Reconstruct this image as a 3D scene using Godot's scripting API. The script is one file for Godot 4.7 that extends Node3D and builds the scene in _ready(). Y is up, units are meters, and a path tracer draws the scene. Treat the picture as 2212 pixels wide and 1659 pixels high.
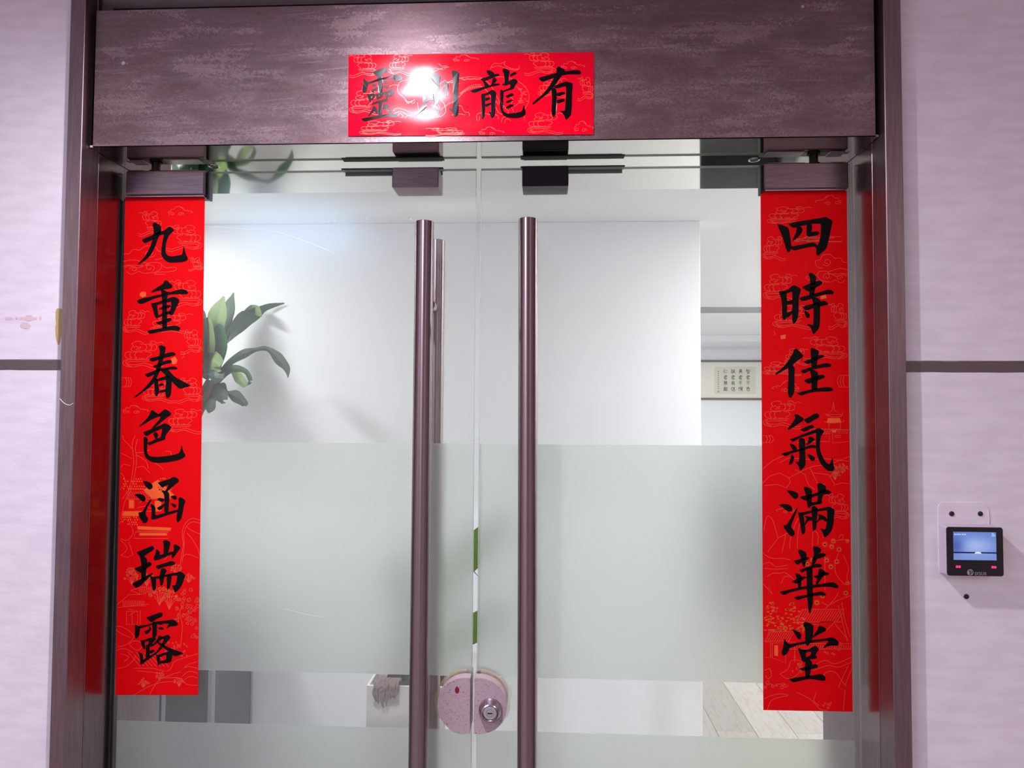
extends Node3D
# A glass double door in a brushed steel surround, dressed with red couplets, seen from a lift lobby; a white office behind it.

const LEFT := -0.7802
const RIGHT := 0.7798
const FACE := 0.1414        # front of the steel casing
const WALL := 0.1214        # front of the lobby wall
const HEAD := 2.105         # underside of the lintel
const BACK := -0.1864       # inner edge of the opening
var M := {}
var used := {}
var rng := RandomNumberGenerator.new()

func _ready():
	rng.seed = 11
	# ---- camera
	var cam := Camera3D.new()
	cam.name = "camera"
	add_child(cam)
	cam.position = Vector3(0.1426, 1.58, 1.4611)
	cam.rotation = Vector3(deg_to_rad(2.0991), deg_to_rad(2.749), deg_to_rad(0.284))
	cam.fov = 57.89
	cam.near = 0.02
	cam.far = 60.0
	cam.current = true
	# ---- environment and exposure
	var env := Environment.new()
	env.background_mode = Environment.BG_COLOR
	env.background_color = Color(0, 0, 0)
	env.tonemap_mode = Environment.TONE_MAPPER_LINEAR
	env.tonemap_exposure = 1.0
	env.sdfgi_enabled = true
	env.ssao_enabled = true
	env.ssil_enabled = true
	var we := WorldEnvironment.new()
	we.name = "environment"
	we.environment = env
	add_child(we)
	materials()
	# ---- lamps (each a glowing fitting with its light)
	downlight(Vector3(-0.215, 2.5, 0.68), Color(0.95, 0.935, 1.0), 2.9, "round recessed downlight in the lobby ceiling just before the doorway")
	panel_lamp(Vector3(-1.1, 2.492, 1.95), Vector2(0.62, 0.6), Color(0.66, 0.82, 1.0), 1.3, "bluish lobby light panel behind the viewer")
	panel_lamp(Vector3(-2.45, 2.492, 2.9), Vector2(0.7, 1.3), Color(1.0, 0.975, 0.96), 2.6, "large added lobby fill panel beyond the wall with the yellow stain")  # unseen panel added as broad fill for the lobby
	panel_lamp(Vector3(1.85, 2.492, 2.9), Vector2(0.7, 1.3), Color(1.0, 0.965, 0.95), 1.5, "large added lobby fill panel beyond the access terminal")  # weaker fill panel, also added out of view
	panel_lamp(Vector3(-1.42, 2.302, -0.52), Vector2(0.26, 0.26), Color(0.97, 1.0, 0.985), 1.7, "square office light panel over the dark glass cabinet")
	panel_lamp(Vector3(1.55, 2.302, -0.75), Vector2(0.5, 0.5), Color(0.97, 1.0, 0.985), 3.1, "square office light panel beside the partition end")
	panel_lamp(Vector3(2.75, 2.352, -3.1), Vector2(0.6, 1.2), Color(0.97, 0.99, 1.0), 6.6, "long office light panel in the room with the calligraphy")
	panel_lamp(Vector3(0.4, 2.352, -4.4), Vector2(0.6, 1.2), Color(0.97, 0.99, 1.0), 6.6, "long office light panel behind the white partition")
	# ---- structure
	lobby()
	office()
	door_surround()
	# ---- doors and what hangs on them
	door_leaf("door_1", -1)
	door_leaf("door_2", 1)
	couplets()
	# ---- lobby wall fittings
	access_terminal()
	wall_screws()
	# ---- office things
	dark_cabinet()
	dracaena()
	orchid()
	armchair()
	calligraphy()
	vent_grille()

# ------------------------------------------------------------------ helpers
func numbered(called: String) -> String:
	if not used.has(called):
		used[called] = 0
		return called
	used[called] += 1
	return "%s_%03d" % [called, used[called]]

func tag(o: Node3D, label := "", category := "", group := "", kind := ""):
	if label: o.set_meta("label", label)
	if category: o.set_meta("category", category)
	if group: o.set_meta("group", group)
	if kind: o.set_meta("kind", kind)
	return o

func thing(called: String, at: Vector3, label: String, category: String, group := "") -> Node3D:
	var o := Node3D.new()
	o.name = numbered(called)
	add_child(o)
	o.position = at
	tag(o, label, category, group)
	return o

func mb() -> SurfaceTool:
	var st := SurfaceTool.new()
	st.begin(Mesh.PRIMITIVE_TRIANGLES)
	return st

# commits a SurfaceTool as ONE named mesh; points were given in the parent's own space
func obj(called: String, st: SurfaceTool, m: Material, parent: Node3D = null, label := "") -> MeshInstance3D:
	var o := MeshInstance3D.new()
	o.mesh = st.commit()
	o.material_override = m
	if parent == null:
		o.name = numbered(called)
		add_child(o)
	else:
		o.name = called
		parent.add_child(o, true)
	if label: o.set_meta("label", label)
	return o

func struct(called: String, st: SurfaceTool, m: Material, label := "", category := "") -> MeshInstance3D:
	var o := obj(called, st, m)
	tag(o, label, category, "", "structure")
	return o

func tri(st: SurfaceTool, a: Vector3, b: Vector3, c: Vector3, out: Vector3):
	var n := (a - c).cross(a - b)
	if n.length_squared() < 1e-18: return
	n = n.normalized()
	if n.dot(out) < 0.0:
		var t := b
		b = c
		c = t
		n = -n
	for p in [a, b, c]:
		st.set_normal(n)
		st.set_uv(Vector2(p.x, p.y))
		st.add_vertex(p)

func quad(st: SurfaceTool, a: Vector3, b: Vector3, c: Vector3, d: Vector3, out: Vector3):
	tri(st, a, b, c, out)
	tri(st, a, c, d, out)

# smooth triangle with a normal for each corner
func stri(st: SurfaceTool, p: Array, n: Array):
	var f: Vector3 = (p[0] - p[2]).cross(p[0] - p[1])
	if f.length_squared() < 1e-20: return
	var order := [0, 1, 2] if f.dot(n[0] + n[1] + n[2]) >= 0.0 else [0, 2, 1]
	for i in order:
		st.set_normal(n[i])
		st.set_uv(Vector2(p[i].x, p[i].y))
		st.add_vertex(p[i])

func squad(st: SurfaceTool, p: Array, n: Array):
	stri(st, [p[0], p[1], p[2]], [n[0], n[1], n[2]])
	stri(st, [p[0], p[2], p[3]], [n[0], n[2], n[3]])

# a box between two corners with chamfered edges
func box(st: SurfaceTool, lo: Vector3, hi: Vector3, ch := 0.0):
	var c := (lo + hi) / 2.0
	var h := (hi - lo) / 2.0
	ch = minf(ch, minf(h.x, minf(h.y, h.z)) * 0.9)
	for ax in 3:
		var u := (ax + 1) % 3
		var v := (ax + 2) % 3
		for s in [-1.0, 1.0]:
			var q := []
			for k in [[-1, -1], [1, -1], [1, 1], [-1, 1]]:
				var p := Vector3()
				p[ax] = s * h[ax]
				p[u] = k[0] * (h[u] - ch)
				p[v] = k[1] * (h[v] - ch)
				q.append(c + p)
			var out := Vector3()
			out[ax] = s
			quad(st, q[0], q[1], q[2], q[3], out)
	if ch <= 0.0: return
	for ax in 3:
		var u := (ax + 1) % 3
		var v := (ax + 2) % 3
		for su in [-1.0, 1.0]:
			for sv in [-1.0, 1.0]:
				var q := []
				for k in [[-1, 0], [1, 0], [1, 1], [-1, 1]]:
					var p := Vector3()
					p[ax] = k[0] * (h[ax] - ch)
					p[u] = su * (h[u] - (ch if k[1] == 1 else 0.0))
					p[v] = sv * (h[v] - (ch if k[1] == 0 else 0.0))
					q.append(c + p)
				var out := Vector3()
				out[u] = su
				out[v] = sv
				quad(st, q[0], q[1], q[2], q[3], out)
	for sx in [-1.0, 1.0]:
		for sy in [-1.0, 1.0]:
			for sz in [-1.0, 1.0]:
				var s := Vector3(sx, sy, sz)
				tri(st, c + s * Vector3(h.x, h.y - ch, h.z - ch), c + s * Vector3(h.x - ch, h.y, h.z - ch), c + s * Vector3(h.x - ch, h.y - ch, h.z), s)

# turned shape: profile of [radius, height] along an axis; a doubled point makes a hard edge
func lathe(st: SurfaceTool, at: Vector3, axis: Vector3, prof: Array, seg := 24):
	axis = axis.normalized()
	var e1 := axis.cross(Vector3.UP if absf(axis.y) < 0.9 else Vector3.RIGHT).normalized()
	var e2 := axis.cross(e1)
	for i in prof.size() - 1:
		var r0: float = prof[i][0]
		var h0: float = prof[i][1]
		var r1: float = prof[i + 1][0]
		var h1: float = prof[i + 1][1]
		var t := Vector2(r1 - r0, h1 - h0)
		if t.length() < 1e-9: continue
		t = t.normalized()
		for k in seg:
			var q := []
			var n := []
			for j in [[0, k], [1, k], [1, k + 1], [0, k + 1]]:
				var a: float = TAU * j[1] / seg
				var d := e1 * cos(a) + e2 * sin(a)
				var r: float = r0 if j[0] == 0 else r1
				var hh: float = h0 if j[0] == 0 else h1
				q.append(at + d * r + axis * hh)
				n.append(d * t.y - axis * t.x)
			squad(st, q, n)

# tube along points, radius a number or one per point
func tube(st: SurfaceTool, pts: Array, radius, seg := 8, caps := true):
	var rings := []
	var dirs := []
	var ref := Vector3.UP
	for i in pts.size():
		var d: Vector3 = (pts[mini(i + 1, pts.size() - 1)] - pts[maxi(i - 1, 0)]).normalized()
		if absf(d.dot(ref)) > 0.95: ref = Vector3.RIGHT if absf(d.x) < 0.9 else Vector3.BACK
		var e1 := d.cross(ref).normalized()
		var e2 := e1.cross(d)
		var r: float = radius[i] if radius is Array else radius
		var ring := []
		var nd := []
		for k in seg:
			var v := e1 * cos(TAU * k / seg) + e2 * sin(TAU * k / seg)
			ring.append(pts[i] + v * r)
			nd.append(v)
		rings.append(ring)
		dirs.append(nd)
	for i in pts.size() - 1:
		for k in seg:
			var k2 := (k + 1) % seg
			squad(st, [rings[i][k], rings[i + 1][k], rings[i + 1][k2], rings[i][k2]], [dirs[i][k], dirs[i + 1][k], dirs[i + 1][k2], dirs[i][k2]])
	if caps:
		for k in seg:
			tri(st, pts[0], rings[0][k], rings[0][(k + 1) % seg], pts[0] - pts[1])
			var z := pts.size() - 1
			tri(st, pts[z], rings[z][k], rings[z][(k + 1) % seg], pts[z] - pts[z - 1])

# flat outline in x, y given a thickness from z0 to z1 and a chamfer on its front edge
func prism(st: SurfaceTool, poly: PackedVector2Array, z0: float, z1: float, ch := 0.0):
	var front := poly
	if ch > 0.0:
		var inner := Geometry2D.offset_polygon(poly, -ch)
		if inner.size() == 1 and inner[0].size() == poly.size(): front = inner[0]
		else: ch = 0.0
	var mid := Vector2()
	for p in poly: mid += p / poly.size()
	if ch > 0.0:  # match the start of the shrunken outline
		var best := 0
		for i in front.size():
			if front[i].distance_squared_to(poly[0]) < front[best].distance_squared_to(poly[0]): best = i
		var same := Geometry2D.is_polygon_clockwise(front) == Geometry2D.is_polygon_clockwise(poly)
		var turned := PackedVector2Array()
		for i in front.size(): turned.append(front[(best + (i if same else front.size() - i)) % front.size()])
		front = turned
	for face in [[front, z1, Vector3.BACK], [poly, z0, Vector3.FORWARD]]:
		var pp: PackedVector2Array = face[0]
		var idx := Geometry2D.triangulate_polygon(pp)
		for i in range(0, idx.size(), 3):
			var q := []
			for k in 3: q.append(Vector3(pp[idx[i + k]].x, pp[idx[i + k]].y, face[1]))
			tri(st, q[0], q[1], q[2], face[2])
	var cw := Geometry2D.is_polygon_clockwise(poly)
	for i in poly.size():
		var j := (i + 1) % poly.size()
		var e := poly[j] - poly[i]
		var o := Vector3(-e.y, e.x, 0) if cw else Vector3(e.y, -e.x, 0)
		quad(st, Vector3(poly[i].x, poly[i].y, z0), Vector3(poly[j].x, poly[j].y, z0), Vector3(poly[j].x, poly[j].y, z1 - ch), Vector3(poly[i].x, poly[i].y, z1 - ch), o)
		if ch > 0.0:
			quad(st, Vector3(poly[i].x, poly[i].y, z1 - ch), Vector3(poly[j].x, poly[j].y, z1 - ch), Vector3(front[j].x, front[j].y, z1), Vector3(front[i].x, front[i].y, z1), o + Vector3(0, 0, o.length()))

func rounded(x0: float, y0: float, x1: float, y1: float, r: float, seg := 5) -> PackedVector2Array:
	var p := PackedVector2Array()
	for c in [[x1 - r, y1 - r, 0.0], [x0 + r, y1 - r, 0.25], [x0 + r, y0 + r, 0.5], [x1 - r, y0 + r, 0.75]]:
		for k in seg + 1:
			var a: float = TAU * (c[2] + 0.25 * k / seg)
			p.append(Vector2(c[0] + r * cos(a), c[1] + r * sin(a)))
	return p

func smooth(pts: Array, closed := false, steps := 5) -> Array:
	var out := []
	var n := pts.size()
	for i in (n if closed else n - 1):
		var p0 = pts[(i - 1 + n) % n] if closed else pts[maxi(i - 1, 0)]
		var p1 = pts[i]
		var p2 = pts[(i + 1) % n]
		var p3 = pts[(i + 2) % n] if closed else pts[mini(i + 2, n - 1)]
		for k in steps:
			out.append(p1.cubic_interpolate(p2, p0, p3, float(k) / steps))
	if not closed: out.append(pts[n - 1])
	return out

# ------------------------------------------------------------------ materials
func noise(freq: float, kind := FastNoiseLite.TYPE_SIMPLEX_SMOOTH, octaves := 4, sd := 1) -> FastNoiseLite:
	var n := FastNoiseLite.new()
	n.noise_type = kind
	n.frequency = freq
	n.fractal_octaves = octaves
	n.seed = sd
	return n

func noise_tex(freq: float, colors: Array, offsets: Array, sd := 1, size := 512, octaves := 4) -> NoiseTexture2D:
	var t := NoiseTexture2D.new()
	t.width = size
	t.height = size
	t.seamless = true
	t.noise = noise(freq, FastNoiseLite.TYPE_SIMPLEX_SMOOTH, octaves, sd)
	var ramp := Gradient.new()
	ramp.offsets = PackedFloat32Array(offsets)
	ramp.colors = PackedColorArray(colors)
	t.color_ramp = ramp
	return t

func mat(c: Color, rough := 0.6, metal := 0.0) -> StandardMaterial3D:
	var m := StandardMaterial3D.new()
	m.albedo_color = c
	m.roughness = rough
	m.metallic = metal
	return m

func grained(m: StandardMaterial3D, t: Texture2D, scale: Vector3) -> StandardMaterial3D:
	m.albedo_texture = t
	m.uv1_triplanar = true
	m.uv1_world_triplanar = true
	m.uv1_scale = scale
	return m

func relief(m: StandardMaterial3D, freq: float, depth: float, sd := 5) -> StandardMaterial3D:
	var t := NoiseTexture2D.new()
	t.width = 512
	t.height = 512
	t.seamless = true
	t.as_normal_map = true
	t.bump_strength = 4.0
	t.noise = noise(freq, FastNoiseLite.TYPE_SIMPLEX_SMOOTH, 4, sd)
	m.normal_enabled = true
	m.normal_texture = t
	m.normal_scale = depth
	return m

func glow(c: Color, e: float) -> StandardMaterial3D:
	var m := mat(c, 0.4)
	m.emission_enabled = true
	m.emission = c
	m.emission_energy_multiplier = e
	return m

func materials():
	# painted lobby plaster: pale mauve, brushed on
	M.wall = relief(grained(mat(Color(0.915, 0.872, 0.893), 0.62), noise_tex(0.012, [Color(0.972, 0.968, 0.97), Color(1, 1, 1)], [0.3, 0.7], 3), Vector3(1.3, 5.0, 1.3)), 0.05, 0.06)
	M.wall_white = mat(Color(0.93, 0.94, 0.95), 0.7)
	M.office_ceiling = mat(Color(0.97, 0.975, 0.965), 0.8)
	M.lobby_ceiling = mat(Color(0.9, 0.86, 0.9), 0.8)
	M.lobby_floor = grained(mat(Color(0.82, 0.78, 0.79), 0.3), noise_tex(0.02, [Color(0.85, 0.85, 0.85), Color(1, 1, 1)], [0.3, 0.7], 9), Vector3(0.8, 0.8, 0.8))
	# rose-tinted brushed stainless steel
	var streak := noise_tex(0.03, [Color(0.92, 0.91, 0.915), Color(1, 1, 1)], [0.25, 0.75], 21)
	# one steel throughout the surround and the fittings; only the finish differs (brushed, satin, polished)
	var steel := Color(0.525, 0.45, 0.46)
	M.steel = grained(mat(steel, 0.4, 1.0), streak, Vector3(9, 0.5, 9))
	M.steel_satin = grained(mat(steel, 0.24, 1.0), streak, Vector3(9, 0.5, 9))
	M.steel_return = grained(mat(steel, 0.44, 1.0), streak, Vector3(9, 0.5, 9))
	M.trim = grained(mat(steel, 0.5, 0.8), streak, Vector3(0.8, 10, 0.8))
	M.trim = mat(Color(0.42, 0.36, 0.36), 0.5, 0.6)
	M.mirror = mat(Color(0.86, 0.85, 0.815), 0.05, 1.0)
	M.handle = mat(steel, 0.3, 1.0)
	M.handle.anisotropy_enabled = true
	M.handle.anisotropy = -0.9
	M.patch = grained(mat(steel, 0.34, 1.0), streak, Vector3(0.8, 10, 0.8))
	M.patch_black = mat(Color(0.11, 0.095, 0.11), 0.38, 0.6)
	M.lock = grained(mat(Color(0.73, 0.635, 0.655), 0.45, 0.15), noise_tex(0.09, [Color(0.2, 0.13, 0.15), Color(1, 1, 1), Color(0.95, 0.93, 0.93)], [0.19, 0.25, 0.85], 31), Vector3(5, 5, 5))
	M.chrome = mat(Color(0.72, 0.66, 0.7), 0.22, 1.0)
	M.black = mat(Color(0.02, 0.02, 0.022), 0.5)
	M.gasket = mat(Color(0.07, 0.075, 0.075), 0.5)
	M.speck = mat(Color(0.93, 0.95, 1.0), 0.6)
	M.screw = mat(Color(0.2, 0.22, 0.2), 0.45, 0.7)
	# clear door glass and its frosted film
	M.glass = mat(Color(0.78, 0.83, 0.8, 0.02), 0.2)
	M.glass.transparency = BaseMaterial3D.TRANSPARENCY_ALPHA
	M.glass_edge = mat(Color(0.62, 0.7, 0.66), 0.2)
	M.film = mat(Color(0.93, 0.955, 0.925, 0.12), 0.55)
	M.film.refraction_enabled = true
	M.film.refraction_scale = 0.02
	# couplet paper, ink and gold print
	M.paper = mat(Color(0.86, 0.0, 0.03), 0.5)
	M.paper.metallic_specular = 0.22
	M.paper_gloss = mat(Color(0.86, 0.0, 0.13), 0.17)
	M.paper_gloss.metallic_specular = 0.27
	M.ink = mat(Color(0.012, 0.011, 0.013), 0.55)
	M.ink_gloss = mat(Color(0.014, 0.012, 0.016), 0.2)
	M.ink_gloss.metallic_specular = 0.3
	M.print_line = mat(Color(0.93, 0.27, 0.2), 0.5)
	M.print_fill = mat(Color(0.93, 0.35, 0.08), 0.5)
	M.print_gloss = mat(Color(0.96, 0.33, 0.22), 0.3)
	M.glue = mat(Color(0.8, 0.76, 0.56, 0.32), 0.5)
	M.glue.transparency = BaseMaterial3D.TRANSPARENCY_ALPHA
	M.lacquer = mat(Color(0.5, 0.03, 0.1), 0.4)
	M.filler = mat(Color(0.86, 0.76, 0.76), 0.8)
	M.stain = mat(Color(0.72, 0.62, 0.42), 0.8)
	# terminal
	M.housing = mat(Color(0.8, 0.73, 0.78), 0.35)
	M.bezel = mat(Color(0.012, 0.012, 0.014), 0.16)
	M.ink.metallic_specular = 0.25
	M.led = glow(Color(1.0, 0.12, 0.42), 1.6)
	M.logo = mat(Color(0.62, 0.58, 0.6), 0.4)
	# office
	M.alu = mat(Color(0.62, 0.64, 0.65), 0.3, 0.9)
	M.dark_glass = mat(Color(0.13, 0.135, 0.14), 0.1)
	M.leaf = grained(mat(Color(0.16, 0.37, 0.2), 0.45), noise_tex(0.02, [Color(0.7, 0.75, 0.75), Color(1, 1, 1)], [0.3, 0.7], 15), Vector3(6, 6, 6))
	M.leaf_pale = mat(Color(0.42, 0.52, 0.31), 0.45)
	M.leaf_dark = mat(Color(0.1, 0.22, 0.14), 0.5)
	M.leaf_bright = mat(Color(0.42, 0.55, 0.2), 0.45)
	for k in ["leaf", "leaf_pale", "leaf_dark", "leaf_bright"]:
		M[k].backlight_enabled = true
		M[k].backlight = Color(0.16, 0.2, 0.14)
	M.trunk = relief(mat(Color(0.36, 0.33, 0.3), 0.85), 0.06, 0.3)
	M.root = relief(mat(Color(0.56, 0.48, 0.46), 0.85), 0.06, 0.2)
	M.pot = mat(Color(0.86, 0.85, 0.83), 0.45)
	M.soil = mat(Color(0.16, 0.13, 0.11), 0.9)
	M.leather = mat(Color(0.045, 0.05, 0.06), 0.4)
	M.wood_dark = mat(Color(0.3, 0.13, 0.12), 0.4)
	M.paper_cream = mat(Color(0.93, 0.91, 0.86), 0.8)
	M.paper_old = mat(Color(0.86, 0.85, 0.77), 0.8)
	M.ink_grey = mat(Color(0.25, 0.24, 0.22), 0.7)
	M.seal = mat(Color(0.75, 0.35, 0.28), 0.7)
	M.grille = mat(Color(0.62, 0.63, 0.63), 0.5)
	M.plank = []
	for k in 4:
		var g: float = 0.73 + 0.03 * k
		M.plank.append(grained(mat(Color(0.84 * g, 0.8 * g, 0.77 * g), 0.4), noise_tex(0.02, [Color(0.93, 0.92, 0.9), Color(1, 1, 1), Color(0.97, 0.965, 0.955)], [0.25, 0.5, 0.8], 40 + k, 512), Vector3(4.5, 4.5, 0.55)))
	M.fascia = fascia_material()

# scuffed brushed steel: grain drawn along the sheet, with worn lighter and darker patches, and reflected light painted into the lower part
func fascia_material() -> StandardMaterial3D:
	var w := 1536
	var h := 288
	var col := Image.create(w, h, false, Image.FORMAT_RGB8)
	var fine := noise(0.5, FastNoiseLite.TYPE_VALUE, 1, 3)
	var grain := noise(0.02, FastNoiseLite.TYPE_SIMPLEX_SMOOTH, 4, 5)
	var blot := noise(0.006, FastNoiseLite.TYPE_SIMPLEX_SMOOTH, 4, 8)
	var patch := noise(0.011, FastNoiseLite.TYPE_SIMPLEX_SMOOTH, 5, 12)
	for y in h:
		var v := float(y) / h
		for x in w:
			var u := float(x) / w
			var f := fine.get_noise_2d(x * 0.8, y)
			var s := grain.get_noise_2d(x * 0.25, y * 3.0)
			var b := blot.get_noise_2d(x * 0.8, y * 2.2)
			var p := patch.get_noise_2d(x * 0.7, y * 2.6)
			var c := Color(0.49, 0.415, 0.43)
			# rubbed patches with grainy edges; the first also paints reflected light across the lower part
			if v + 0.35 * p + 0.12 * s > 0.36 + 0.12 * sin(u * 7.0): c = c.lerp(Color(0.555, 0.475, 0.475), 0.6 + 0.3 * f)
			if b + 0.4 * s + 0.22 * f > 0.2: c = c.lerp(Color(0.45, 0.37, 0.37), 0.6)
			if b - 0.3 * s - 0.2 * f < -0.32: c = c.lerp(Color(0.6, 0.52, 0.515), 0.6)
			c = c * (1.0 + 0.10 * s + 0.07 * f)
			col.set_pixel(x, y, Color(clampf(c.r, 0, 1), clampf(c.g, 0, 1), clampf(c.b, 0, 1)))
	# dried paint drips and scratches
	for d in [[58, 112, 4], [66, 113, 1], [1402, 24, 3]]:
		for y in range(d[1] - d[2], d[1] + d[2] + 1):
			for x in range(d[0] - d[2], d[0] + d[2] + 1):
				if Vector2(x - d[0], y - d[1]).length() <= d[2]: col.set_pixel(x, y, Color(0.8, 0.68, 0.68))
	for k in 60:
		var x0 := rng.randi_range(20, w - 120)
		var y0 := rng.randi_range(10, h - 10)
		var slope := rng.randf_range(-0.12, 0.02)
		for i in rng.randi_range(12, 80):
			var yy := clampi(int(y0 + i * slope), 0, h - 1)
			col.set_pixel(x0 + i, yy, col.get_pixel(x0 + i, yy).lerp(Color(0.86, 0.74, 0.74), 0.35))
	var m := mat(Color(1, 0.985, 0.99), 0.5, 0.72)
	m.metallic_specular = 0.3
	m.albedo_texture = ImageTexture.create_from_image(col)
	m.anisotropy_enabled = true
	m.anisotropy = -0.7
	return m

# ------------------------------------------------------------------ lamps
func downlight(at: Vector3, c: Color, e: float, label: String):
	var t := thing("downlight", at, label, "lamp")
	var st := mb()
	lathe(st, Vector3.ZERO, Vector3.DOWN, [[0.075, -0.004], [0.075, 0.003], [0.068, 0.006], [0.052, 0.006], [0.05, 0.002], [0.05, -0.004]], 36)
	obj("trim_ring", st, M.pot, t)
	st = mb()
	lathe(st, Vector3.ZERO, Vector3.DOWN, [[0.05, -0.003], [0.05, 0.0015], [0.0, 0.0035]], 36)
	obj("lamp_lens", st, glow(c, 3.0), t)
	var l := SpotLight3D.new()
	l.name = "lamp_light"
	t.add_child(l)
	l.position = Vector3(0, -0.012, 0)
	l.rotation = Vector3(-PI / 2, 0, 0)
	l.light_color = c
	l.light_energy = e
	l.light_size = 0.024
	l.spot_range = 12.0
	l.spot_attenuation = 2.0
	l.spot_angle = 88.0
	l.spot_angle_attenuation = 1.0
	l.shadow_enabled = true

func panel_lamp(at: Vector3, size: Vector2, c: Color, e: float, label: String):
	var t := thing("ceiling_light", at, label, "ceiling light")
	var a := size.x / 2
	var b := size.y / 2
	var st := mb()
	for s in [-1.0, 1.0]:
		box(st, Vector3(-a - 0.012, -0.006, s * (b + 0.006) - 0.006), Vector3(a + 0.012, 0.008, s * (b + 0.006) + 0.006))
		box(st, Vector3(s * (a + 0.006) - 0.006, -0.006, -b), Vector3(s * (a + 0.006) + 0.006, 0.008, b))
	obj("light_frame", st, M.alu, t)
	st = mb()
	box(st, Vector3(-a, -0.002, -b), Vector3(a, 0.006, b))
	obj("light_panel", st, glow(c, 2.5), t)
	var l := AreaLight3D.new()
	l.name = "panel_light"
	t.add_child(l)
	l.position = Vector3(0, -0.012, 0)
	l.rotation = Vector3(-PI / 2, 0, 0)
	l.area_size = size
	l.area_normalize_energy = true
	l.light_color = c
	l.light_energy = e
	l.area_range = 12.0
	l.shadow_enabled = true

# ------------------------------------------------------------------ the lobby shell
func ragged_strip(x0: float, x1: float, y0: float, y1: float, z0: float, z1: float) -> SurfaceTool:
	var n := noise(30.0, FastNoiseLite.TYPE_VALUE, 3, 77)
	var p := PackedVector2Array()
	var steps := int((x1 - x0) / 0.012)
	for i in steps + 1:
		var x := lerpf(x0, x1, float(i) / steps)
		p.append(Vector2(x, y0 + 0.0016 * n.get_noise_2d(x, 1.0)))
	for i in steps + 1:
		var x := lerpf(x1, x0, float(i) / steps)
		p.append(Vector2(x, y1 + 0.0022 * n.get_noise_2d(x, 5.0)))
	var st := mb()
	prism(st, p, z0, z1)
	return st

func wall_side(called: String, x0: float, x1: float):
	var st := mb()
	box(st, Vector3(x0, 0, BACK), Vector3(x1, 1.6548, WALL), 0.002)
	box(st, Vector3(x0, 1.6738, BACK), Vector3(x1, 2.5, WALL), 0.002)
	box(st, Vector3(x0, 1.6548, BACK), Vector3(x1, 1.6738, WALL - 0.004))
	struct(called, st, M.wall, "mauve painted lobby wall beside the glass doors", "wall")

func lobby():
	wall_side("wall_left", -3.4, -0.8108)
	wall_side("wall_right", 0.8119, 3.0)
	struct("trim_1", ragged_strip(-3.4, -0.8112, 1.6548, 1.6738, WALL - 0.004, WALL + 0.0004), M.trim, "dark metal strip with ragged paint edges along the wall with the yellow stain", "wall trim")
	struct("trim_2", ragged_strip(0.8123, 3.0, 1.6548, 1.6738, WALL - 0.004, WALL + 0.0004), M.trim, "dark metal strip with ragged paint edges above the access terminal", "wall trim")
	# marks on the plaster, each a thin skin of other matter
	var w: Node3D = get_node("wall_left")
	stain(w, -0.829, 1.747, 0.010, 0.034, M.stain, "yellow_stain", 3, "ochre stain beside the steel casing")
	stain(w, -0.8925, 1.7575, 0.017, 0.006, M.filler, "filler_patch", 5, "dull patch of filler")
	stain(w, -0.935, 1.7575, 0.007, 0.0032, M.filler, "filler_patch", 7)
	stain(w, -0.9185, 1.7585, 0.003, 0.0028, M.filler, "filler_patch", 9)
	stain(w, -0.9, 1.7425, 0.012, 0.008, M.filler, "filler_patch", 12)
	stain(w, -0.869, 1.758, 0.0024, 0.003, M.filler, "filler_patch", 13)
	# outline left by an earlier fitting: a rounded plate of thicker paint with a raised lip
	var wr: Node3D = get_node("wall_right")
	var st := mb()
	prism(st, rounded(0.874, 1.28, 0.9655, 1.412, 0.012), WALL, WALL + 0.0009, 0.0006)
	obj("old_plate_outline", st, M.wall, wr, "painted-over outline of an earlier fitting")
	st = mb()
	tube(st, [Vector3(0.9655, 1.40, WALL + 0.0008), Vector3(0.9665, 1.385, WALL + 0.0009), Vector3(0.9658, 1.37, WALL + 0.0009)], 0.0011, 6)
	obj("paint_ridge", st, M.wall, wr, "raised drip of paint")
	st = mb()
	box(st, Vector3(-0.8108, 2.43, BACK), Vector3(0.8119, 2.5, WALL))
	box(st, Vector3(-0.8108, 2.1095, BACK), Vector3(0.8119, 2.43, 0.045))
	struct("wall_front", st, M.wall, "painted wall over the doorway", "wall")
	st = mb()
	box(st, Vector3(-3.4, 0, 4.6), Vector3(3.0, 2.5, 4.7))
	struct("wall_back", st, M.wall, "mauve painted lobby wall behind the viewer", "wall")
	st = mb()
	box(st, Vector3(-3.5, 0, BACK), Vector3(-3.4, 2.5, 4.7))
	struct("wall_side", st, M.wall, "mauve lobby end wall on the side of the yellow stain", "wall")
	st = mb()
	box(st, Vector3(3.0, 0, BACK), Vector3(3.1, 2.5, 4.7))
	struct("wall_end", st, M.wall, "mauve lobby end wall on the side of the access terminal", "wall")
	st = mb()
	box(st, Vector3(-3.5, 2.5, BACK), Vector3(3.1, 2.6, 4.7))
	struct("ceiling", st, M.lobby_ceiling, "plain painted lobby ceiling", "ceiling")
	st = mb()
	box(st, Vector3(-3.5, -0.1, BACK), Vector3(3.1, 0.0, 4.7))
	struct("floor", st, M.lobby_floor, "grey stone lobby floor", "floor")

# an irregular thin blotch on the wall
func stain(parent: Node3D, x: float, y: float, rx: float, ry: float, m: Material, called: String, sd: int, label := ""):
	var n := noise(1.0, FastNoiseLite.TYPE_VALUE, 2, sd)
	var p := PackedVector2Array()
	for k in 28:
		var a := TAU * k / 28
		var r := 1.0 + 0.55 * n.get_noise_2d(cos(a) * 1.6, sin(a) * 1.6)
		p.append(Vector2(x + rx * r * cos(a), y + ry * r * sin(a)))
	var st := mb()
	prism(st, p, WALL, WALL + 0.0003)
	obj(called, st, m, parent, label)

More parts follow.
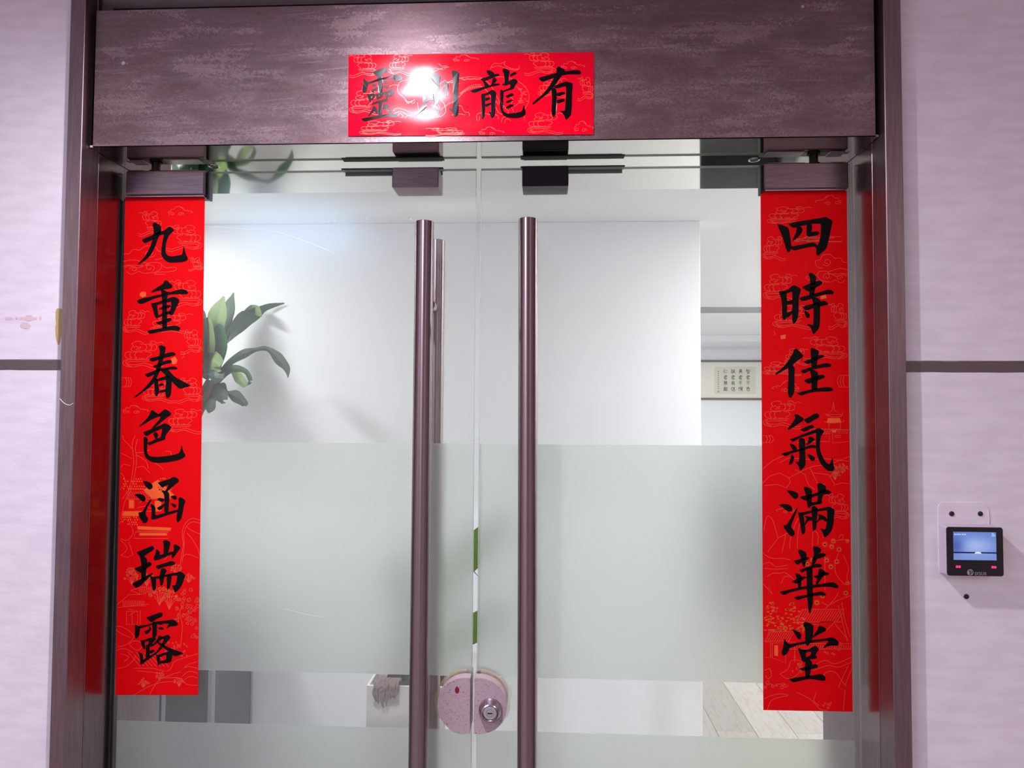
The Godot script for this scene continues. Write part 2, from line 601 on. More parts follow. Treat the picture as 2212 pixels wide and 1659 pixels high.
# ------------------------------------------------------------------ the office shell
func office():
	var st := mb()
	box(st, Vector3(-2.5, 2.31, -1.39), Vector3(3.3, 2.5, BACK))
	box(st, Vector3(-2.5, 2.36, -6.6), Vector3(3.3, 2.5, -1.39))
	struct("ceiling", st, M.office_ceiling, "white office ceiling with a small step in level", "ceiling")
	st = mb()
	box(st, Vector3(-2.5, -0.1, -6.6), Vector3(3.3, -0.012, BACK))
	var fl := struct("floor", st, M.pot, "pale wood-look plank floor of the office", "floor")
	# planks run away from the door, butt joints staggered, each its own piece
	for col in 15:
		for row in 5:
			var x := 0.42 + col * 0.19
			var z0 := -0.2 - row * 1.25 - (0.62 if col % 2 else 0.0)
			if col % 2 and row == 0:
				st = mb()
				box(st, Vector3(x + 0.0008, -0.012, -0.8192), Vector3(x + 0.1892, 0.0, -0.2), 0.0012)
				obj("floor_plank", st, M.plank[(col + 3) % 4], fl)
			st = mb()
			box(st, Vector3(x + 0.0008, -0.012, maxf(z0 - 1.2492, -6.5)), Vector3(x + 0.1892, 0.0, z0), 0.0012)
			obj("floor_plank", st, M.plank[(col * 7 + row * 3) % 4], fl)
	st = mb()
	box(st, Vector3(-2.5, -0.012, -6.5), Vector3(0.42, 0.0, BACK))
	obj("floor_edge", st, M.plank[1], fl)
	st = mb()
	box(st, Vector3(-2.4, 0, -1.32), Vector3(0.736, 2.31, -1.22), 0.002)
	struct("wall_partition", st, M.wall_white, "white partition wall standing just behind the glass doors", "wall")
	st = mb()
	box(st, Vector3(-2.5, 0, -6.6), Vector3(3.3, 2.36, -6.5))
	struct("wall_far", st, M.wall_white, "white office wall where the calligraphy hangs", "wall")
	st = mb()
	box(st, Vector3(-2.5, 0, -6.5), Vector3(-2.4, 2.36, BACK))
	box(st, Vector3(-2.5, 2.31, -1.39), Vector3(-2.4, 2.36, BACK))
	struct("wall_west", st, M.wall_white, "white office side wall beyond the glass cabinet", "wall")
	st = mb()
	box(st, Vector3(3.2, 0, -6.5), Vector3(3.3, 2.36, BACK))
	struct("wall_east", st, M.wall_white, "white office side wall beyond the armchair", "wall")
	# a shallow beam under the far ceiling
	st = mb()
	box(st, Vector3(0.9, 2.29, -6.5), Vector3(3.2, 2.36, -5.75), 0.004)
	struct("trim_3", st, M.wall_white, "shallow white box beam under the office ceiling near the calligraphy", "ceiling beam")

# ------------------------------------------------------------------ steel surround
func door_surround():
	var t := thing("door_frame", Vector3(0, 0, 0), "rose-tinted brushed steel surround with deep lintel around the glass doors", "door frame")
	t.set_meta("kind", "structure")
	var st := mb()
	box(st, Vector3(-0.8108, 0, 0.088), Vector3(LEFT, 2.47, FACE), 0.0012)
	obj("casing", st, M.steel_return, t)
	st = mb()
	box(st, Vector3(RIGHT, 0, 0.088), Vector3(0.8119, 2.47, FACE), 0.0012)
	obj("casing", st, M.steel_return, t)
	st = mb()
	box(st, Vector3(LEFT, 2.44, 0.05), Vector3(RIGHT, 2.47, FACE), 0.0012)
	obj("casing", st, M.steel_return, t)
	for s in [[-0.8108, LEFT + 0.0006], [RIGHT - 0.0006, 0.8119]]:
		st = mb()
		box(st, Vector3(s[0], 0, 0.0), Vector3(s[1], 2.1045, 0.088), 0.0006)
		obj("jamb_lining", st, M.steel_satin, t)
		st = mb()
		box(st, Vector3(s[0], 0, BACK), Vector3(s[1], 2.1045, 0.0), 0.0008)
		obj("inner_lining", st, M.steel, t)
	# mirror-bright underside of the lintel, running through above the doors
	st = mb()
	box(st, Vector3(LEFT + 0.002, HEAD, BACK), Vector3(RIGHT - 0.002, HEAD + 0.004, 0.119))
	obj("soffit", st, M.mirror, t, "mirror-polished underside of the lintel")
	st = mb()
	var x0 := -0.7715
	var x1 := 0.7725
	var y1 := 2.386
	var c := 0.0012
	box(st, Vector3(x0, HEAD + 0.0005, 0.06), Vector3(x1, y1, WALL - c))
	obj("lintel_core", st, M.steel_satin, t)
	# the fascia sheet, with its own texture across it
	st = mb()
	st.set_normal(Vector3.BACK)
	for k in [[0, 0], [0, 1], [1, 1], [0, 0], [1, 1], [1, 0]]:
		st.set_normal(Vector3.BACK)
		st.set_uv(Vector2(k[0], 1 - k[1]))
		st.add_vertex(Vector3(lerpf(x0 + c, x1 - c, k[0]), lerpf(HEAD + c, y1 - c, k[1]), WALL))
	st.set_uv(Vector2(0.5, 0.99))
	for e in [[[x0, HEAD], [x1, HEAD], [x1 - c, HEAD + c], [x0 + c, HEAD + c]], [[x0, y1], [x1, y1], [x1 - c, y1 - c], [x0 + c, y1 - c]], [[x0, HEAD], [x0, y1], [x0 + c, y1 - c], [x0 + c, HEAD + c]], [[x1, HEAD], [x1, y1], [x1 - c, y1 - c], [x1 - c, HEAD + c]]]:
		var q := []
		for i in 4: q.append(Vector3(e[i][0], e[i][1], WALL - c if i < 2 else WALL))
		var n: Vector3 = (q[1] - q[0]).cross(q[2] - q[0]).normalized()
		if n.z < 0: n = -n
		for i in [0, 1, 2, 0, 2, 3]:
			st.set_normal(n)
			st.set_uv(Vector2(clampf((q[i].x - x0) / (x1 - x0), 0.01, 0.99), clampf(1 - (q[i].y - HEAD) / (y1 - HEAD), 0.01, 0.99)))
			st.add_vertex(q[i])
	obj("fascia", st, M.fascia, t, "scuffed steel fascia of the lintel")
	for x in [LEFT + 0.0035, RIGHT - 0.0035]:
		st = mb()
		tube(st, [Vector3(x, 2.11, 0.108), Vector3(x, 2.43, 0.108)], 0.0014, 6)
		obj("edge_bead", st, M.steel, t)
	st = mb()
	box(st, Vector3(LEFT, 2.386, 0.046), Vector3(RIGHT, 2.44, 0.052))  # black sheet standing in for the shade inside the gap
	obj("cavity_shade", st, M.black, t)
	st = mb()
	tube(st, smooth([Vector3(-0.8095, 1.597, FACE + 0.0006), Vector3(-0.800, 1.588, FACE + 0.0007), Vector3(-0.789, 1.584, FACE + 0.0007), Vector3(-0.782, 1.588, FACE + 0.0006)]), 0.0007, 5)
	obj("loose_thread", st, M.pot, t, "pale thread stuck to the casing")
	# screw holes ringed with bright metal in the soffit
	for x in [-0.578, 0.578]:
		st = mb()
		lathe(st, Vector3(x, HEAD, 0.002), Vector3.DOWN, [[0.0115, 0.0], [0.0115, 0.001], [0.010, 0.0018], [0.0085, 0.0012], [0.0085, 0.0002]], 20)
		var ring := obj("screw_eyelet", st, M.chrome, t)
		st = mb()
		lathe(st, Vector3(x, HEAD, 0.002), Vector3.DOWN, [[0.0085, 0.0006], [0.0, 0.0006]], 20)
		obj("screw_hole", st, M.black, ring)

# ------------------------------------------------------------------ doors
func leaf_outline(s: int) -> PackedVector2Array:
	# the meeting edges hang a few millimetres out of true
	if s < 0: return PackedVector2Array([Vector2(-0.7735, 0.012), Vector2(-0.0098, 0.012), Vector2(-0.0055, 2.0915), Vector2(-0.7735, 2.0915)])
	return PackedVector2Array([Vector2(0.001, 0.012), Vector2(0.7725, 0.012), Vector2(0.7725, 2.0915), Vector2(0.0045, 2.0915)])

func between(o: PackedVector2Array, y0: float, y1: float) -> PackedVector2Array:
	var p := PackedVector2Array()
	for k in [[0, 3, y0], [1, 2, y0], [1, 2, y1], [0, 3, y1]]:
		var a: Vector2 = o[k[0]]
		var b: Vector2 = o[k[1]]
		p.append(a.lerp(b, (k[2] - a.y) / (b.y - a.y)))
	return p

func door_leaf(called: String, s: int):
	var t := thing(called, Vector3.ZERO, "glass door leaf with the plain lock half and the brown top patches" if s < 0 else "glass door leaf with the keyed lock half and the black top patch", "door")
	t.set_meta("kind", "structure")
	var o := leaf_outline(s)
	var st := mb()
	prism(st, o, -0.006, 0.006)
	var pane := obj("glass_pane", st, M.glass, t)
	for y in [[1.022, 1.5072], [0.03, 0.9112]]:
		st = mb()
		prism(st, between(o, y[0], y[1]), -0.0078, -0.0068)
		obj("frosted_film", st, M.film, pane, "band of frosted film on the glass")
	# ground edges of the pane
	for e in [[0, 3], [1, 2]]:
		st = mb()
		var a := o[e[0]]
		var b := o[e[1]]
		var d := 0.0006 if e[0] == 0 else -0.0006
		quad(st, Vector3(a.x, a.y, -0.006), Vector3(b.x, b.y, -0.006), Vector3(b.x, b.y, 0.006), Vector3(a.x, a.y, 0.006), Vector3(-signf(d), 0, 0))
		quad(st, Vector3(a.x, a.y, 0.006), Vector3(b.x, b.y, 0.006), Vector3(b.x + d, b.y, 0.0064), Vector3(a.x + d, a.y, 0.0064), Vector3(0, 0, 1))
		obj("pane_edge", st, M.glass_edge, pane)
	st = mb()
	box(st, Vector3(o[3].x, 2.0915, -0.006), Vector3(o[2].x, 2.0921, 0.0062))
	obj("pane_edge", st, M.glass_edge, pane)
	if s < 0:
		st = mb()
		box(st, Vector3(-0.7752, 0.012, -0.0065), Vector3(-0.7695, 2.034, 0.0068), 0.0006)
		obj("edge_seal", st, M.gasket, pane)
		# a curved hairline scratch in the film
		st = mb()
		tube(st, [Vector3(-0.407, 1.158, 0.0062), Vector3(-0.38, 1.152, 0.0062), Vector3(-0.35, 1.1455, 0.0062), Vector3(-0.315, 1.1405, 0.0062)], 0.0003, 5)
		obj("scratch", st, M.pot, pane)
		# dried specks and wiping scratches on the upper glass
		st = mb()
		for k in 300:
			var v := Vector2(-0.37 + 0.22 * rng.randfn() * 0.6, 1.985 - absf(rng.randfn()) * 0.06)
			if v.x < -0.57 or v.x > -0.13 or v.y < 1.8: continue
			var r := rng.randf_range(0.0003, 0.0011)
			var q := []
			for i in 4: q.append(Vector3(v.x + r * cos(TAU * i / 4 + k), v.y + r * rng.randf_range(0.6, 1.0) * sin(TAU * i / 4 + k), 0.0063))
			quad(st, q[0], q[1], q[2], q[3], Vector3.BACK)
		tag(obj("dust_specks", st, M.speck, pane, "pale dried specks on the glass"), "", "", "", "stuff")
		for q in [[-0.58, 1.958, -0.45, 1.962, -0.32, 1.918], [-0.57, 1.972, -0.5, 1.966, -0.42, 1.968]]:
			st = mb()
			var line := smooth([Vector3(q[0], q[1], 0.0062), Vector3(q[2], q[3], 0.0062), Vector3(q[4], q[5], 0.0062)], false, 8)
			tube(st, line, 0.00022, 4)
			obj("scratch", st, M.speck, pane)
	# pull handle: a long tube on both faces, on through-bolts
	var hx := -0.1027 if s < 0 else 0.1066
	var lean := -0.0028 if s < 0 else 0.0024
	var hroot: MeshInstance3D
	for side in [1, -1]:
		st = mb()
		var top := Vector3(hx, 1.9585 if s < 0 else 1.9624, 0.078 * side)
		var bottom := Vector3(hx + lean * 1.45, 0.42, 0.078 * side)
		var prof := [[0.0, 0.0], [0.0178, 0.0], [0.0189, 0.0011], [0.0189, top.distance_to(bottom) - 0.0011], [0.0178, top.distance_to(bottom)], [0.0, top.distance_to(bottom)]]
		lathe(st, bottom, top - bottom, prof, 40)
		if side == 1: hroot = obj("pull_handle", st, M.handle, t, "long brushed rose steel tube handle")
		else: obj("inner_tube", st, M.handle, hroot)
	for y in [1.80, 0.58]:
		st = mb()
		lathe(st, Vector3(hx, y, -0.078), Vector3(0, 0, 1), [[0.0075, 0.0], [0.0075, 0.065], [0.0125, 0.065], [0.0125, 0.0705], [0.0125, 0.0855], [0.0125, 0.091], [0.0075, 0.091], [0.0075, 0.156]], 20)
		obj("standoff", st, M.chrome, hroot)
	# corner patch fitting with its pivot
	var px := [-0.7635, -0.5905] if s < 0 else [0.5934, 0.7631]
	st = mb()
	box(st, Vector3(px[0], 2.0375, -0.021), Vector3(px[1], 2.0915, 0.021), 0.0022)
	var pf := obj("patch_fitting", st, M.patch, t, "brown steel corner patch holding the glass")
	st = mb()
	box(st, Vector3(px[0] + 0.002, 2.0345, -0.017), Vector3(px[1] - 0.002, 2.0374, 0.0172), 0.0006)
	obj("bright_lip", st, M.chrome, pf)
	st = mb()
	var inner: float = px[1] if s < 0 else px[0]
	box(st, Vector3(inner if s < 0 else inner - 0.0045, 2.031, -0.0095), Vector3(inner + 0.0045 if s < 0 else inner, 2.0915, 0.0095), 0.0006)
	obj("rubber_pad", st, M.gasket, pf)
	st = mb()
	var px2: float = -0.708 if s < 0 else 0.7
	lathe(st, Vector3(px2, 2.0915, 0.002), Vector3.UP, [[0.013, 0.0], [0.013, 0.004], [0.009, 0.004], [0.009, 0.0135]], 18)
	obj("pivot_pin", st, M.black, pf)
	for r in [[0.022, 0.1]] if s < 0 else [[-0.098, -0.022]]:
		st = mb()
		box(st, Vector3(px2 + r[0], 2.0916, -0.014), Vector3(px2 + r[1], 2.0945, 0.014), 0.0006)
		obj("pivot_plate", st, M.chrome, pf)
	st = mb()
	var pe: float = px[0] + 0.002 if s < 0 else px[1] - 0.034
	box(st, Vector3(pe, 2.0916, -0.014), Vector3(pe + 0.032, 2.095, 0.014), 0.0006)
	obj("pivot_plate", st, M.chrome, pf)
	# bolt patch at the meeting side with its striker channel on the top edge
	var bx := [-0.1812, -0.0827] if s < 0 else [0.0929, 0.1894]
	st = mb()
	box(st, Vector3(bx[0], 2.0455, -0.032), Vector3(bx[1], 2.0885, 0.03), 0.0018)
	var bp := obj("bolt_patch", st, M.patch if s < 0 else M.patch_black, t, "brown steel bolt patch" if s < 0 else "black bolt patch")
	var cx := [-0.296, -0.076] if s < 0 else [0.0885, 0.3085]
	st = mb()
	box(st, Vector3(cx[0], 2.0922, -0.0105), Vector3(cx[1], 2.0945, 0.0105), 0.0005)
	box(st, Vector3(cx[0] + 0.004, 2.084, -0.0105), Vector3(cx[1] - 0.004, 2.0922, -0.0082))
	obj("striker_channel", st, M.gasket, bp)
	# half of the round lock
	lock_half(t, s)

func lock_half(t: Node3D, s: int):
	var cy := 0.977
	var r := 0.0558
	var x_in := -0.0082 if s < 0 else -0.0002
	var x_c: float = x_in + s * 0.0112
	var p := PackedVector2Array()
	p.append(Vector2(x_in, cy - r + 0.0015))
	p.append(Vector2(x_in, cy + r - 0.0015))
	p.append(Vector2(x_in + s * 0.0015, cy + r))
	for k in 33:
		var a := PI / 2 - PI * k / 32.0
		p.append(Vector2(x_c + s * r * cos(a), cy + r * sin(a)))
	p.append(Vector2(x_in + s * 0.0015, cy - r))
	var st := mb()
	prism(st, p, 0.0062, 0.031, 0.0038)
	prism(st, p, -0.031, -0.0082)
	var body := obj("lock_case", st, M.lock, t, "pitted half-round steel lock case")
	if s < 0:
		var n := noise(1.0, FastNoiseLite.TYPE_VALUE, 2, 4)
		var q := PackedVector2Array()
		for k in 18:
			var a := TAU * k / 18
			var rr := 1.0 + 0.3 * n.get_noise_2d(cos(a) * 2, sin(a) * 2)
			q.append(Vector2(-0.0352 + 0.0044 * rr * cos(a), 1.0076 + 0.0062 * rr * sin(a)))
		st = mb()
		prism(st, q, 0.031, 0.0313)
		obj("lacquer_spot", st, M.lacquer, body, "dark red lacquer spot")
	else:
		var c := Vector3(0.0335, 0.9695, 0.031)
		st = mb()
		lathe(st, c, Vector3.BACK, [[0.0242, 0.0], [0.0242, 0.002], [0.0226, 0.006], [0.0172, 0.0145], [0.0150, 0.0158], [0.0150, 0.0158], [0.0143, 0.0152], [0.0143, 0.011], [0.0, 0.011]], 40)
		var col := obj("cylinder_collar", st, M.chrome, body, "turned steel collar round the key cylinder")
		st = mb()
		lathe(st, c, Vector3.BACK, [[0.0132, 0.010], [0.0132, 0.0148], [0.0127, 0.0154], [0.0078, 0.0154], [0.0078, 0.0142], [0.0072, 0.0142], [0.0072, 0.0156], [0.0, 0.0158]], 36)
		obj("key_cylinder", st, M.logo, col)
		st = mb()
		box(st, c + Vector3(-0.005, -0.0012, 0.0154), c + Vector3(0.005, 0.0012, 0.0161))
		obj("keyhole", st, M.black, col)
	# smeared glue round the case, thickest in uneven lumps
	var nz := noise(1.0, FastNoiseLite.TYPE_VALUE, 3, 60 + s)
	st = mb()
	var a0: Array = []
	for k in 41:
		var a := PI / 2 - PI * k / 40.0
		var d := Vector2(s * cos(a), sin(a))
		var w: float = 0.004 + 0.0085 * clampf(0.65 + 0.9 * nz.get_noise_2d(d.x * 2.2, d.y * 2.2), 0.05, 1.3)
		a0.append([Vector2(x_c, cy) + d * (r - 0.001), Vector2(x_c, cy) + d * (r + w * 0.5), Vector2(x_c, cy) + d * (r + w)])
	for k in 40:
		for j in 2:
			var q := []
			for e in [[k, j], [k + 1, j], [k + 1, j + 1], [k, j + 1]]:
				var v: Vector2 = a0[e[0]][e[1]]
				q.append(Vector3(v.x, v.y, 0.0063 + (0.0012 if e[1] == 1 else 0.0001)))
			quad(st, q[0], q[1], q[2], q[3], Vector3.BACK)
	obj("glue_smear", st, M.glue, body, "yellowed glue smeared round the lock")

# ------------------------------------------------------------------ couplets
var ink_st: SurfaceTool
var ink_name := ""
var gold_st: SurfaceTool
var fill_st: SurfaceTool
var gold_w := 0.6
var paper_bow := 0.0

func bow(x: float, y: float) -> float:
	return paper_bow * (sin(x * 0.031 + y * 0.018 + 1.0) + 0.7 * sin(x * 0.052 - y * 0.05) + 0.5 * sin(y * 0.11 + x * 0.012))

func ink_begin(called: String):
	ink_st = mb()
	ink_name = called

func ink(flat: Array):
	var p := PackedVector2Array()
	var n := flat.size() / 2
	for i in n:  # cut the corners once, as a brush does
		var a := Vector2(flat[2 * i], flat[2 * i + 1])
		var b := Vector2(flat[2 * ((i + 1) % n)], flat[2 * ((i + 1) % n) + 1])
		p.append(a.lerp(b, 0.22))
		p.append(a.lerp(b, 0.78))
	var idx := Geometry2D.triangulate_polygon(p)
	for i in range(0, idx.size(), 3):
		var q := []
		for k in 3:
			var v := p[idx[i + k]]
			q.append(Vector3(v.x / 1000, v.y / 1000, (0.55 + bow(v.x, v.y)) / 1000))
		tri(ink_st, q[0], q[1], q[2], Vector3.BACK)

func ink_end(paper: Node3D):
	obj("brush_character", ink_st, M.ink_gloss if paper_bow > 0.0 else M.ink, paper, "black brush-written character")

func ribbon(pts: Array, w: float):
	var l := []
	var r := []
	for i in pts.size():
		var d: Vector2 = (pts[mini(i + 1, pts.size() - 1)] - pts[maxi(i - 1, 0)]).normalized()
		l.append(pts[i] + Vector2(-d.y, d.x) * w / 2)
		r.append(pts[i] - Vector2(-d.y, d.x) * w / 2)
	for i in pts.size() - 1:
		var q := []
		for v in [l[i], l[i + 1], r[i + 1], r[i]]: q.append(Vector3(v.x / 1000, v.y / 1000, (0.3 + bow(v.x, v.y)) / 1000))
		quad(gold_st, q[0], q[1], q[2], q[3], Vector3.BACK)

func vecs(flat: Array) -> Array:
	var o := []
	for i in flat.size() / 2: o.append(Vector2(flat[2 * i], flat[2 * i + 1]))
	return o
func curve(flat: Array): ribbon(smooth(vecs(flat)), gold_w)
func zig(flat: Array): ribbon(vecs(flat), gold_w)
func fill(flat: Array):
	var p := PackedVector2Array(vecs(flat))
	var idx := Geometry2D.triangulate_polygon(p)
	for i in range(0, idx.size(), 3):
		var q := []
		for k in 3: q.append(Vector3(p[idx[i + k]].x / 1000, p[idx[i + k]].y / 1000, (0.2 + bow(p[idx[i + k]].x, p[idx[i + k]].y)) / 1000))
		tri(fill_st, q[0], q[1], q[2], Vector3.BACK)

# unit drawing (u, v from the corner, v down) stretched over a box, flipped where f is -1
func unit(flat: Array, x0: float, y0: float, x1: float, y1: float, f: int):
	var o := []
	for i in flat.size() / 2:
		var u: float = flat[2 * i]
		if f < 0: u = 1.0 - u
		o.append(Vector2(lerpf(x0, x1, u), lerpf(y0, y1, flat[2 * i + 1])))
	ribbon(smooth(o, false, 4), gold_w)

func spiral(cx: float, cy: float, r: float, turns: float, x0: float, y0: float, x1: float, y1: float, f: int, start := 0.0):
	var flat := []
	for k in 13:
		var a := start + TAU * turns * k / 12.0
		var rr := r * (1.0 - 0.75 * k / 12.0)
		flat += [cx + rr * cos(a), cy + rr * sin(a) * 1.3]
	unit(flat, x0, y0, x1, y1, f)

func wisp(x0: float, y0: float, x1: float, y1: float, f: int):
	unit([0.05, 0.75, 0.0, 0.55, 0.1, 0.42, 0.12, 0.26, 0.24, 0.28, 0.3, 0.06, 0.46, 0.03, 0.58, 0.18, 0.6, 0.32], x0, y0, x1, y1, f)
	spiral(0.15, 0.7, 0.13, 1.2, x0, y0, x1, y1, f, 2.2)
	spiral(0.5, 0.74, 0.13, -1.3, x0, y0, x1, y1, f, 0.4)
	unit([0.48, 0.1, 0.6, 0.26, 0.68, 0.42, 0.8, 0.36], x0, y0, x1, y1, f)
	unit([0.78, 0.5, 0.88, 0.46, 0.97, 0.56, 0.9, 0.64], x0, y0, x1, y1, f)

func stack(x0: float, y0: float, x1: float, y1: float, f: int):
	for i in 3:
		var a := 0.12 * i
		unit([0.45 + a, 0.1, 0.56 + a, 0.11, 0.6 + a, 0.2, 0.56 + a, 0.3, 0.44 + a, 0.32], x0, y0, x1, y1, f)
		unit([0.26 + a, 0.36, 0.12 + a, 0.37, 0.08 + a, 0.47, 0.14 + a, 0.57, 0.3 + a, 0.57], x0, y0, x1, y1, f)
	unit([0.44, 0.32, 0.3, 0.34, 0.22, 0.27, 0.28, 0.17, 0.24, 0.08, 0.38, 0.0, 0.5, 0.05, 0.47, 0.12], x0, y0, x1, y1, f)
	unit([0.3, 0.22, 0.34, 0.16, 0.4, 0.22, 0.46, 0.18, 0.42, 0.26, 0.34, 0.26], x0, y0, x1, y1, f)
	spiral(0.7, 0.1, 0.06, 1.1, x0, y0, x1, y1, f)
	unit([0.66, 0.02, 0.76, 0.0, 0.84, 0.07, 0.92, 0.03, 1.0, 0.07], x0, y0, x1, y1, f)
	unit([0.6, 0.57, 0.66, 0.5, 0.72, 0.44, 0.66, 0.36, 0.56, 0.36], x0, y0, x1, y1, f)
	unit([0.7, 0.6, 0.4, 0.61, 0.14, 0.62, 0.04, 0.7, 0.1, 0.82, 0.3, 0.86, 0.5, 0.8, 0.7, 0.88, 0.86, 0.94, 1.0, 0.9], x0, y0, x1, y1, f)
	unit([0.66, 0.66, 0.4, 0.67, 0.2, 0.68, 0.14, 0.72, 0.2, 0.78, 0.38, 0.78, 0.54, 0.73, 0.72, 0.8, 0.88, 0.86, 1.0, 0.82], x0, y0, x1, y1, f)
	unit([0.16, 0.62, 0.1, 0.7, 0.16, 0.8, 0.28, 0.86], x0, y0, x1, y1, f)

func curl(x0: float, y0: float, x1: float, y1: float, f: int):
	unit([0.0, 0.3, 0.1, 0.28, 0.18, 0.14, 0.3, 0.16, 0.42, 0.02, 0.6, 0.06, 0.66, 0.2, 0.78, 0.26, 0.74, 0.44, 0.6, 0.5], x0, y0, x1, y1, f)
	spiral(0.5, 0.28, 0.11, 1.3, x0, y0, x1, y1, f, 0.5)
	unit([0.0, 0.56, 0.16, 0.5, 0.34, 0.56, 0.48, 0.64, 0.4, 0.7, 0.1, 0.68, 0.0, 0.72], x0, y0, x1, y1, f)
	unit([0.02, 0.78, 0.12, 0.7, 0.24, 0.78, 0.4, 0.7, 0.52, 0.6, 0.7, 0.62, 0.72, 0.78, 0.62, 0.92, 0.4, 0.97, 0.3, 0.9, 0.16, 1.0, 0.06, 0.9], x0, y0, x1, y1, f)
	spiral(0.2, 0.82, 0.08, 1.2, x0, y0, x1, y1, f, 3.0)
	spiral(0.5, 0.78, 0.1, -1.2, x0, y0, x1, y1, f, 1.0)
	unit([0.74, 0.7, 0.82, 0.78, 0.98, 0.76, 1.0, 0.86, 0.86, 0.92, 0.66, 0.93, 0.6, 1.0, 0.8, 1.0], x0, y0, x1, y1, f)

func lobes(x0: float, y0: float, x1: float, y1: float, f: int):
	for i in 3: unit([0.0 + 0.25 * i, 0.05, 0.35 + 0.25 * i, 0.08, 0.5 + 0.25 * i, 0.5, 0.35 + 0.25 * i, 0.92, 0.0 + 0.25 * i, 0.95], x0, y0, x1, y1, f)

func ring(x: float, y: float, r: float):
	var p := []
	for k in 13: p.append(Vector2(x + r * cos(TAU * k / 12), y + r * sin(TAU * k / 12)))
	ribbon(p, gold_w)

func star(x: float, y: float, r: float):
	for k in 18:
		var a := TAU * k / 18
		var d := Vector2(cos(a), sin(a))
		var w := Vector2(-d.y, d.x) * r * 0.1
		var c := Vector2(x, y)
		var t := c + d * r
		fill([c.x - w.x, c.y - w.y, t.x - w.x * 0.3, t.y - w.y * 0.3, t.x + w.x * 0.3, t.y + w.y * 0.3, c.x + w.x, c.y + w.y])

func tree(x: float, y: float, r: float):
	for k in 7:
		var a := PI * (0.05 + 0.15 * k) + rng.randf_range(-0.1, 0.1)
		var d := Vector2(cos(a), sin(a)) * r * rng.randf_range(0.5, 0.9)
		zig([x, y - r * 0.6, x + d.x * 0.5, y + d.y * 0.4, x + d.x, y + d.y])
		zig([x + d.x * 0.6, y + d.y * 0.5, x + d.x * 0.9 + r * 0.16, y + d.y * 0.6])
		star(x + d.x, y + d.y, r * 0.16)

func diamonds(x0: float, y0: float, x1: float, y1: float, n: int):
	var rows := int(n * absf(y1 - y0) / (x1 - x0)) + 1
	for i in n:
		for j in rows:
			var x := lerpf(x0, x1, (i + 0.5 * (j % 2) + 0.3) / (n + 0.5)) + rng.randf_range(-0.4, 0.4)
			var y := lerpf(y0, y1, (j + 0.5) / rows) + rng.randf_range(-0.4, 0.4)
			if rng.randf() < 0.78: fill([x - 1.7, y, x, y + 1.9, x + 1.7, y, x, y - 1.9])

func hatch(x0: float, y0: float, x1: float, y1: float, n: int, slant: float):
	for i in n:
		var x := lerpf(x0, x1, (i + 0.5) / n)
		zig([x - slant * 0.5, y0, x + slant * 0.5, y1])

func bubbles(x0: float, y0: float, x1: float, y1: float, n: int):
	for i in n:
		ring(rng.randf_range(x0, x1), rng.randf_range(y1, y0), rng.randf_range(1.8, 3.6))

func leaves(x0: float, y0: float, x1: float, y1: float, n: int):
	for i in n:
		var c := Vector2(rng.randf_range(x0, x1), rng.randf_range(y1, y0))
		var a := rng.randf_range(0.4, 2.6)
		var d := Vector2(cos(a), sin(a)) * rng.randf_range(3.0, 5.5)
		var w := Vector2(-d.y, d.x) * 0.32
		curve([c.x, c.y, c.x + d.x * 0.5 + w.x, c.y + d.y * 0.5 + w.y, c.x + d.x, c.y + d.y, c.x + d.x * 0.5 - w.x, c.y + d.y * 0.5 - w.y, c.x, c.y])

func maples(x0: float, y0: float, x1: float, y1: float, n: int):
	for i in n * 2:
		var u := rng.randf()
		var v := rng.randf()
		if v < 0.55 - 0.5 * absf(sin(u * 6.0 + 0.6)): v = 1.0 - v * 0.5
		var c := Vector2(lerpf(x0, x1, u), lerpf(y0, y1, v))
		for k in 5:
			var a := TAU * (k / 8.0) + PI * 1.0 + rng.randf_range(-0.2, 0.2)
			var d := Vector2(cos(a), sin(a)) * rng.randf_range(2.2, 4.0)
			var w := Vector2(-d.y, d.x) * 0.2
			fill([c.x, c.y, c.x + d.x * 0.5 + w.x, c.y + d.y * 0.5 + w.y, c.x + d.x, c.y + d.y, c.x + d.x * 0.5 - w.x, c.y + d.y * 0.5 - w.y])

# short bars across a bending band
func ribs(x0: float, y0: float, x1: float, y1: float, n: int, h: float):
	for i in n:
		var t := (i + 0.5) / n
		var c := Vector2(lerpf(x0, x1, t), lerpf(y0, y1, t) + h * 0.7 * sin(PI * t))
		curve([c.x - h * 0.12, c.y - h * 0.5, c.x + h * 0.12, c.y, c.x, c.y + h * 0.5])

func scales(x0: float, y0: float, x1: float, y1: float, n: int):
	for i in n:
		var x := lerpf(x0, x1, (i + 0.5) / n) + rng.randf_range(-1, 1)
		var y := lerpf(y0, y1, rng.randf())
		curve([x - 1.6, y + 1.4, x - 0.4, y - 0.8, x + 1.2, y + 0.6, x + 2.0, y - 0.8])

